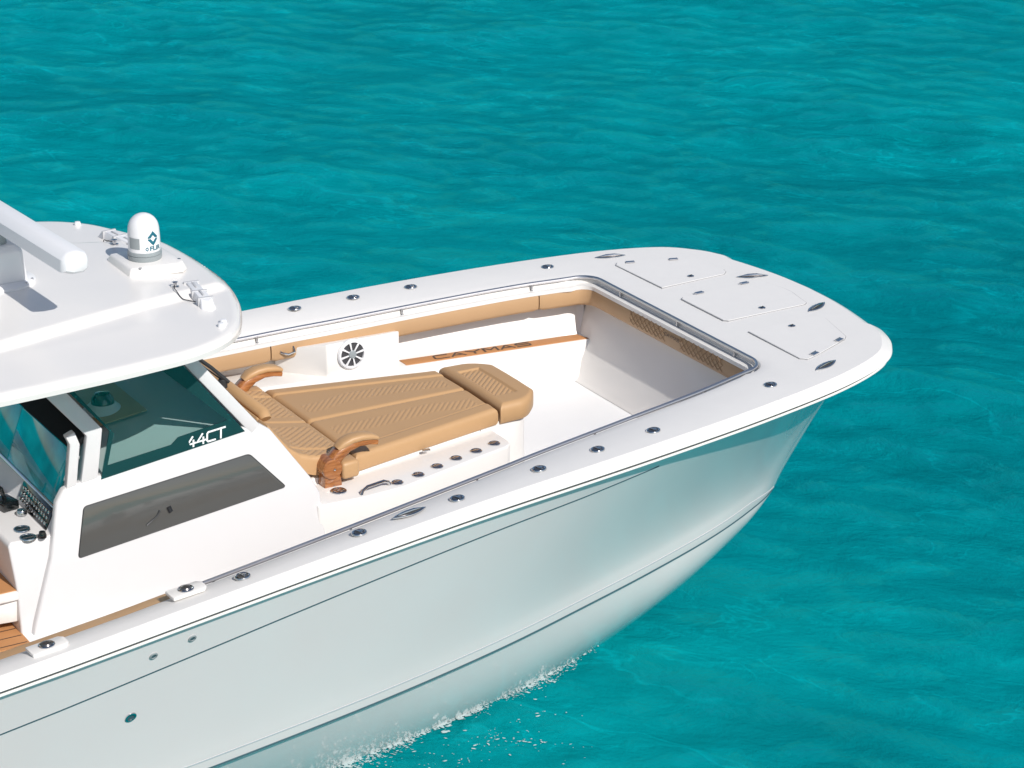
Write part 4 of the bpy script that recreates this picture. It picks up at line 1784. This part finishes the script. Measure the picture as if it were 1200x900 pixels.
# thermal camera on its mount
def thermal_camera():
    cx, cy = 5.36, -0.02
    z0 = HZ(cx, cy) - 0.004
    bm = bmesh.new()
    a = [(-0.19, -0.185), (0.10, -0.215), (0.19, -0.20), (0.19, 0.20), (-0.19, 0.20)]
    a = [(cx - 0.175, cy - 0.18), (cx + 0.15, cy - 0.22), (cx + 0.20, cy - 0.17), (cx + 0.19, cy + 0.2), (cx - 0.17, cy + 0.2)]
    b = [(x + (cx - x) * 0.12, y + (cy - y) * 0.12) for x, y in a]
    b_loft(bm, [[(x, y, z0) for x, y in a], [(x, y, z0 + 0.055) for x, y in b]])
    o = bmk('thermal_camera', bm, GEL, boat, bevel=0.012, seg=3)
    zc = z0 + 0.055
    for x, y in ((cx - 0.10, cy - 0.172), (cx + 0.165, cy - 0.12)):
        bm = bmesh.new()
        b_lathe(bm, [(0.010, 0.0), (0.010, 0.004), (0.0, 0.006)], c=(x, y, zc - 0.002), n=10)
        bmk('mount_screw', bm, STEEL, o)
    bm = bmesh.new()
    b_lathe(bm, [(0.098, 0.0), (0.101, 0.01), (0.101, 0.028), (0.096, 0.031), (0.101, 0.034), (0.099, 0.052), (0.094, 0.056)], c=(cx, cy, zc), n=48)
    bmk('camera_base_ring', bm, GREYP, o)
    R = 0.095
    bm = bmesh.new()
    prof = [(R, 0.054), (R * 1.0, 0.11), (R * 0.985, 0.155), (R * 0.96, 0.19)]
    for q in np.linspace(0.15, math.pi / 2, 12):
        prof.append((R * 0.955 * math.cos(q), 0.185 + 0.09 * math.sin(q)))
    b_lathe(bm, prof, c=(cx, cy, zc), n=48)
    bmk('camera_dome', bm, WHITEP, o)

    def wrap(bm_or_me, zmid, rr=None, a0=math.radians(-78)):
        for v in bm_or_me:
            a = a0 + v.co.x / R
            z = zmid + v.co.y
            h = z - zc
            rad = R * (1.0 if h < 0.12 else 0.985 if h < 0.17 else 0.985 - 0.025 * min(1, (h - 0.17) / 0.04)) + 0.0012
            v.co = Vector((cx + rad * math.cos(a), cy + rad * math.sin(a), z))
    # diamond mark: two chevrons round an open centre, cut fine enough to bend
    bm = bmesh.new()

    def strip(poly):
        vs = [bm.verts.new((x, y, 0)) for x, y in poly]
        bm.faces.new(vs)
    k = 0.017
    for sg in (1, -1):
        strip([(-2 * k, sg * 0.45 * k), (0, sg * 2.6 * k), (0, sg * 1.15 * k), (-0.95 * k, sg * 0.1 * k), (-1.9 * k, sg * 0.1 * k)])
        strip([(2 * k, sg * 0.45 * k), (1.9 * k, sg * 0.1 * k), (0.95 * k, sg * 0.1 * k), (0, sg * 1.15 * k), (0, sg * 2.6 * k)])
    bmesh.ops.triangulate(bm, faces=bm.faces)
    bmesh.ops.subdivide_edges(bm, edges=bm.edges, cuts=3, use_grid_fill=True)
    wrap(bm.verts, zc + 0.142)
    bmk('camera_emblem', bm, LOGO, o, smooth=False)
    me = text_mesh('FLIR', 0.037, 1.15, 0.0, 0.0, 0.0012)
    bm = bmesh.new()
    bm.from_mesh(me)
    for v in bm.verts:
        v.co.x += 0.014
    wrap(bm.verts, zc + 0.080)
    bmk('camera_lettering', bm, LOGO, o, smooth=False)
    bm = bmesh.new()
    k = 0.0052
    for sg in (1, -1):
        strip([(-2 * k - 0.040, sg * 0.45 * k), (-0.040, sg * 2.6 * k), (-0.040, sg * 1.15 * k), (-0.95 * k - 0.040, sg * 0.2 * k), (-1.9 * k - 0.040, sg * 0.2 * k)])
        strip([(2 * k - 0.040, sg * 0.45 * k), (1.9 * k - 0.040, sg * 0.2 * k), (0.95 * k - 0.040, sg * 0.2 * k), (-0.040, sg * 1.15 * k), (-0.040, sg * 2.6 * k)])
    wrap(bm.verts, zc + 0.080)
    bmk('camera_emblem', bm, LOGO, o, smooth=False)
    # grey lens window on the aft quarter
    bm = bmesh.new()
    n = 8
    g = []
    for i in range(n + 1):
        for j in range(2):
            a = math.radians(-172 + i * 5.5)
            zz = zc + (0.078 if j == 0 else 0.145 - 0.0 * i)
            g.append(bm.verts.new((cx + (R + 0.001) * math.cos(a), cy + (R + 0.001) * math.sin(a), zz)))
    for i in range(n):
        bm.faces.new((g[2 * i], g[2 * i + 1], g[2 * i + 3], g[2 * i + 2]))
    bmk('camera_window', bm, GREYP, o)


tc_ = thermal_camera()


# outrigger pad mounts with pins and lanyards
def outrigger(s):
    bm = bmesh.new()
    zz = HZ(5.44, s * 0.62)
    M = Matrix.Translation((5.445, s * 0.63, zz)) @ Matrix.Rotation(s * math.radians(98), 4, 'Z')
    b_loft(bm, [[(-0.21, -0.045, -0.01), (0.17, -0.045, -0.01), (0.225, 0, -0.01), (0.17, 0.045, -0.01), (-0.21, 0.045, -0.01)],
                [(-0.20, -0.032, 0.05), (0.12, -0.032, 0.05), (0.16, 0, 0.03), (0.12, 0.032, 0.05), (-0.20, 0.032, 0.05)]])
    bmesh.ops.transform(bm, matrix=M, verts=bm.verts)
    o = bmk('outrigger_mount', bm, WHITEP, boat, bevel=0.006)
    bm = bmesh.new()
    for k in (-0.13, 0.02):
        b_box(bm, (k, 0, 0.052), (0.09, 0.012, 0.004))
    for k in (-0.20, -0.03, 0.10):
        b_box(bm, (k, 0, 0.024), (0.018, 0.092, 0.055))
    bmesh.ops.transform(bm, matrix=M, verts=bm.verts)
    bmk('mount_clamp', bm, mat('pale_grey_plastic', (0.5, 0.5, 0.51), 0.35), o, bevel=0.002)
    kx, ky = 5.36, s * 0.46
    kz = HZ(kx, ky)
    bm = bmesh.new()
    b_lathe(bm, [(0.024, -0.004), (0.024, 0.006), (0.012, 0.01), (0.012, 0.028), (0.018, 0.032), (0.0, 0.036)], c=(kx, ky, kz), n=18)
    bmk('lock_pin', bm, STEEL, o)
    bm = bmesh.new()
    pth = []
    for t in np.linspace(0, 1, 14):
        x = kx + (5.40 - kx) * t - 0.05 * math.sin(math.pi * t)
        y = ky + s * 0.20 * t
        pth.append((x, y, HZ(x, y) + 0.006 + 0.01 * (1 - t)))
    b_tube(bm, pth, 0.0028, 6)
    bmk('lanyard', bm, DARKRUB, o)
    bm = bmesh.new()
    for dx, dy in (((0, 0), (0.035, -0.05)) if s < 0 else ((0.0, 0.0),)):
        x, y = 5.365 + dx, s * (1.09 + dy)
        b_lathe(bm, [(0.021, -0.01), (0.021, 0.012), (0.017, 0.022), (0.0, 0.025)], c=(x, y, HZ(x, y)), n=18)
    bmk('antenna_fitting', bm, WHITEP, o)


outrigger(-1)
outrigger(1)


# open array radar
def radar():
    cx, cy = 4.50, 0.06
    z0 = HZ(4.5, 0)
    bm = bmesh.new()
    b_lathe(bm, [(0.20, -0.004), (0.20, 0.012), (0.185, 0.022)], c=(cx, cy, z0), n=36)
    o = bmk('radar', bm, WHITEP, boat)
    bm = bmesh.new()
    lo = [(cx - 0.17, cy - 0.115), (cx + 0.11, cy - 0.115), (cx + 0.135, cy - 0.09), (cx + 0.135, cy + 0.09), (cx + 0.11, cy + 0.115), (cx - 0.17, cy + 0.115)]
    hi = [(cx + (x - cx) * 0.86, cy + (y - cy) * 0.86) for x, y in lo]
    b_loft(bm, [[(x, y, z0 + 0.018) for x, y in lo], [(x, y, z0 + 0.20) for x, y in hi], [(cx + (x - cx) * 0.6, cy + (y - cy) * 0.6, z0 + 0.235) for x, y in lo]])
    bmk('radar_gearbox', bm, WHITEP, o, bevel=0.012, seg=3)
    bm = bmesh.new()
    b_lathe(bm, [(0.05, z0 + 0.22), (0.05, z0 + 0.33)], c=(cx, cy, 0), n=20)
    bmk('radar_shaft', bm, GREYP, o)
    ang = math.radians(3.5)
    M = Matrix.Translation((cx + 0.035, cy, z0 + 0.385)) @ Matrix.Rotation(ang, 4, 'Z')
    prof = [(-0.080, -0.052), (-0.02, -0.072), (0.05, -0.072), (0.082, -0.052), (0.086, 0.005), (0.072, 0.040), (0.02, 0.060), (-0.04, 0.056), (-0.078, 0.020)]
    rings = []
    Lb = 1.0
    for y, k in ((-Lb, 0.72), (-Lb + 0.012, 0.90), (-Lb + 0.04, 1), (Lb - 0.04, 1), (Lb - 0.012, 0.90), (Lb, 0.72)):
        rings.append([M @ Vector((x * k, y, z * k)) for x, z in prof])
    bm = bmesh.new()
    b_loft(bm, rings)
    bmk('radar_antenna', bm, WHITEP, o, angle=40)
    for x, y in ((cx + 0.10, cy - 0.155), (cx + 0.155, cy - 0.10), (cx - 0.1, cy - 0.155)):
        bm = bmesh.new()
        b_lathe(bm, [(0.008, 0.018), (0.008, 0.026), (0.0, 0.028)], c=(x, y, z0), n=8)
        bmk('radar_bolt', bm, STEEL, o)


radar()


# ---- foam where the hull meets the water
def foam():
    m = bpy.data.materials.new('white_foam')
    m.use_nodes = True
    nt, N, L, p = nodes_of(m)
    p.inputs['Base Color'].default_value = (0.40, 0.50, 0.51, 1)
    p.inputs['Roughness'].default_value = 0.4
    # starboard waterline of the hull
    W = []
    B = np.array(HC[:10])
    for i in range(NS):
        z = B[:, i, 2]
        if z[0] < 0.0 < z[-1]:
            f = np.interp(0.0, z, np.arange(len(z)))
            k = int(min(f, len(z) - 2)); u = f - k
            q = B[k, i] * (1 - u) + B[k + 1, i] * u
            W.append((q[0], q[1]))
    W = np.array(sorted(W))
    stem_x = float(np.interp(0.0, KZ[8:11], KX[8:11]))
    W = np.vstack([W, [(stem_x, 0.0)]])
    R = np.random.RandomState(5)
    V, F = [], []

    def blob(x, y, r, n=6, lift=0.006):
        c0 = len(V)
        st = 1 + R.rand() * 1.8
        a0 = math.radians(-32) + R.randn() * 0.5
        for q in range(n):
            a = 2 * math.pi * q / n
            rr = r * (0.6 + 0.7 * R.rand())
            dx, dy = rr * st * math.cos(a), rr * math.sin(a)
            V.append([x + dx * math.cos(a0) - dy * math.sin(a0), y + dx * math.sin(a0) + dy * math.cos(a0), lift + r * 0.25 * R.rand()])
        V.append([x, y, lift + r * 0.5])
        for q in range(n):
            F.append((c0 + q, c0 + (q + 1) % n, c0 + n))
    # dense granular band on the waterline
    ribbon_v = []
    for k in range(7000):
        x = 2.0 + (stem_x - 0.30 - 2.0) * R.rand()
        yw = float(np.interp(x, W[:, 0], W[:, 1]))
        wd = 0.035 + 0.045 * (0.5 + 0.5 * math.sin(x * 4.1 + 1)) * min(1, (stem_x - x) / 0.8) + 0.03 * math.sin(x * 11) ** 2
        wd *= min(1.0, 0.25 + (stem_x - x) / 0.6) * (1 + 0.7 * min(1, max(0, (7 - x) / 1.5)))
        d = abs(R.randn()) * wd * 0.75
        blob(x, yw + 0.015 - d, 0.002 + 0.0055 * R.rand() ** 2, 5)
    # trailing foam flecks in clusters, also standing in for white sun sparkle
    for c in range(40):
        cx = 4.5 + 3.2 * R.rand()
        cy = float(np.interp(cx, W[:, 0], W[:, 1])) - 0.2 - 1.1 * R.rand() ** 1.3
        n = int(3 + 16 * R.rand() ** 2)
        for k in range(n):
            t = R.randn() * 0.16
            blob(cx + t * 0.9 + R.randn() * 0.02, cy - t * 0.35 + R.randn() * 0.03, 0.002 + 0.006 * R.rand() ** 2, 5)
    # soft lacy sheet between the flecks: many thin overlapping slivers hugging the hull
    for k in range(500):
        x = 2.0 + (stem_x - 0.25 - 2.0) * R.rand()
        yw = float(np.interp(x, W[:, 0], W[:, 1]))
        wd = (0.03 + 0.03 * math.sin(x * 4.1 + 1) ** 2) * min(1, (stem_x - x) / 0.7)
        blob(x, yw + 0.02 - abs(R.randn()) * wd, 0.006 + 0.012 * R.rand(), 7, 0.004)
    V = np.array(V)
    V[:, 2] += wave_h(V[:, 0], V[:, 1])
    me = bpy.data.meshes.new('foam')
    me.from_pydata(V.tolist(), [], F)
    me.materials.append(m)
    for q in me.polygons:
        q.use_smooth = True
    o = bpy.data.objects.new('foam', me)
    C.objects.link(o)
    tag(o, 'scattered white foam flecks and imitated sun sparkle along the hull at the waterline', 'foam', kind='stuff')
    # soft translucent froth sheet under the flecks
    m2 = bpy.data.materials.new('translucent_froth')
    m2.use_nodes = True
    nt, N, L, p = nodes_of(m2)
    p.inputs['Base Color'].default_value = (0.50, 0.60, 0.60, 1)
    p.inputs['Roughness'].default_value = 0.35
    tc = N.new('ShaderNodeTexCoord')
    n1 = N.new('ShaderNodeTexNoise')
    n1.inputs['Scale'].default_value = 42.0
    n1.inputs['Detail'].default_value = 8.0
    n1.inputs['Roughness'].default_value = 0.7
    L.new(tc.outputs['Object'], n1.inputs['Vector'])
    at = N.new('ShaderNodeAttribute')
    at.attribute_name = 'density'
    ad = N.new('ShaderNodeMath')
    ad.operation = 'ADD'
    L.new(n1.outputs['Fac'], ad.inputs[0])
    L.new(at.outputs['Fac'], ad.inputs[1])
    mr = N.new('ShaderNodeMapRange')
    mr.inputs['From Min'].default_value = 0.95
    mr.inputs['From Max'].default_value = 1.30
    mr.inputs['To Max'].default_value = 0.85
    L.new(ad.outputs[0], mr.inputs['Value'])
    L.new(mr.outputs['Result'], p.inputs['Alpha'])
    xs = np.linspace(1.5, stem_x - 0.1, 420)
    Vr, Dn = [], []
    nv = 14
    for x in xs:
        yw = float(np.interp(x, W[:, 0], W[:, 1]))
        wd = (0.10 + 0.07 * math.sin(x * 4.1 + 1) ** 2 + 0.03 * math.sin(x * 13)) * min(1, (stem_x - x) / 0.7) + 0.015
        for k in range(nv):
            t = k / (nv - 1)
            Vr.append((x + 0.3 * wd * t, yw + 0.05 - wd * t - 0.04 * t, 0.0))
            Dn.append(0.78 * (1 - t) ** 0.8)
    Vr = np.array(Vr)
    Vr[:, 2] = wave_h(Vr[:, 0], Vr[:, 1]) + 0.004
    m3 = bpy.data.meshes.new('froth')
    m3.from_pydata(Vr.tolist(), [], grid_faces(len(xs), nv))
    m3.materials.append(m2)
    a = m3.attributes.new('density', 'FLOAT', 'POINT')
    a.data.foreach_set('value', np.array(Dn, dtype=np.float32))
    for q in m3.polygons:
        q.use_smooth = True
    o = bpy.data.objects.new('froth', m3)
    C.objects.link(o)
    tag(o, 'thin soft line of froth hugging the hull at the waterline', 'foam', kind='stuff')


foam()
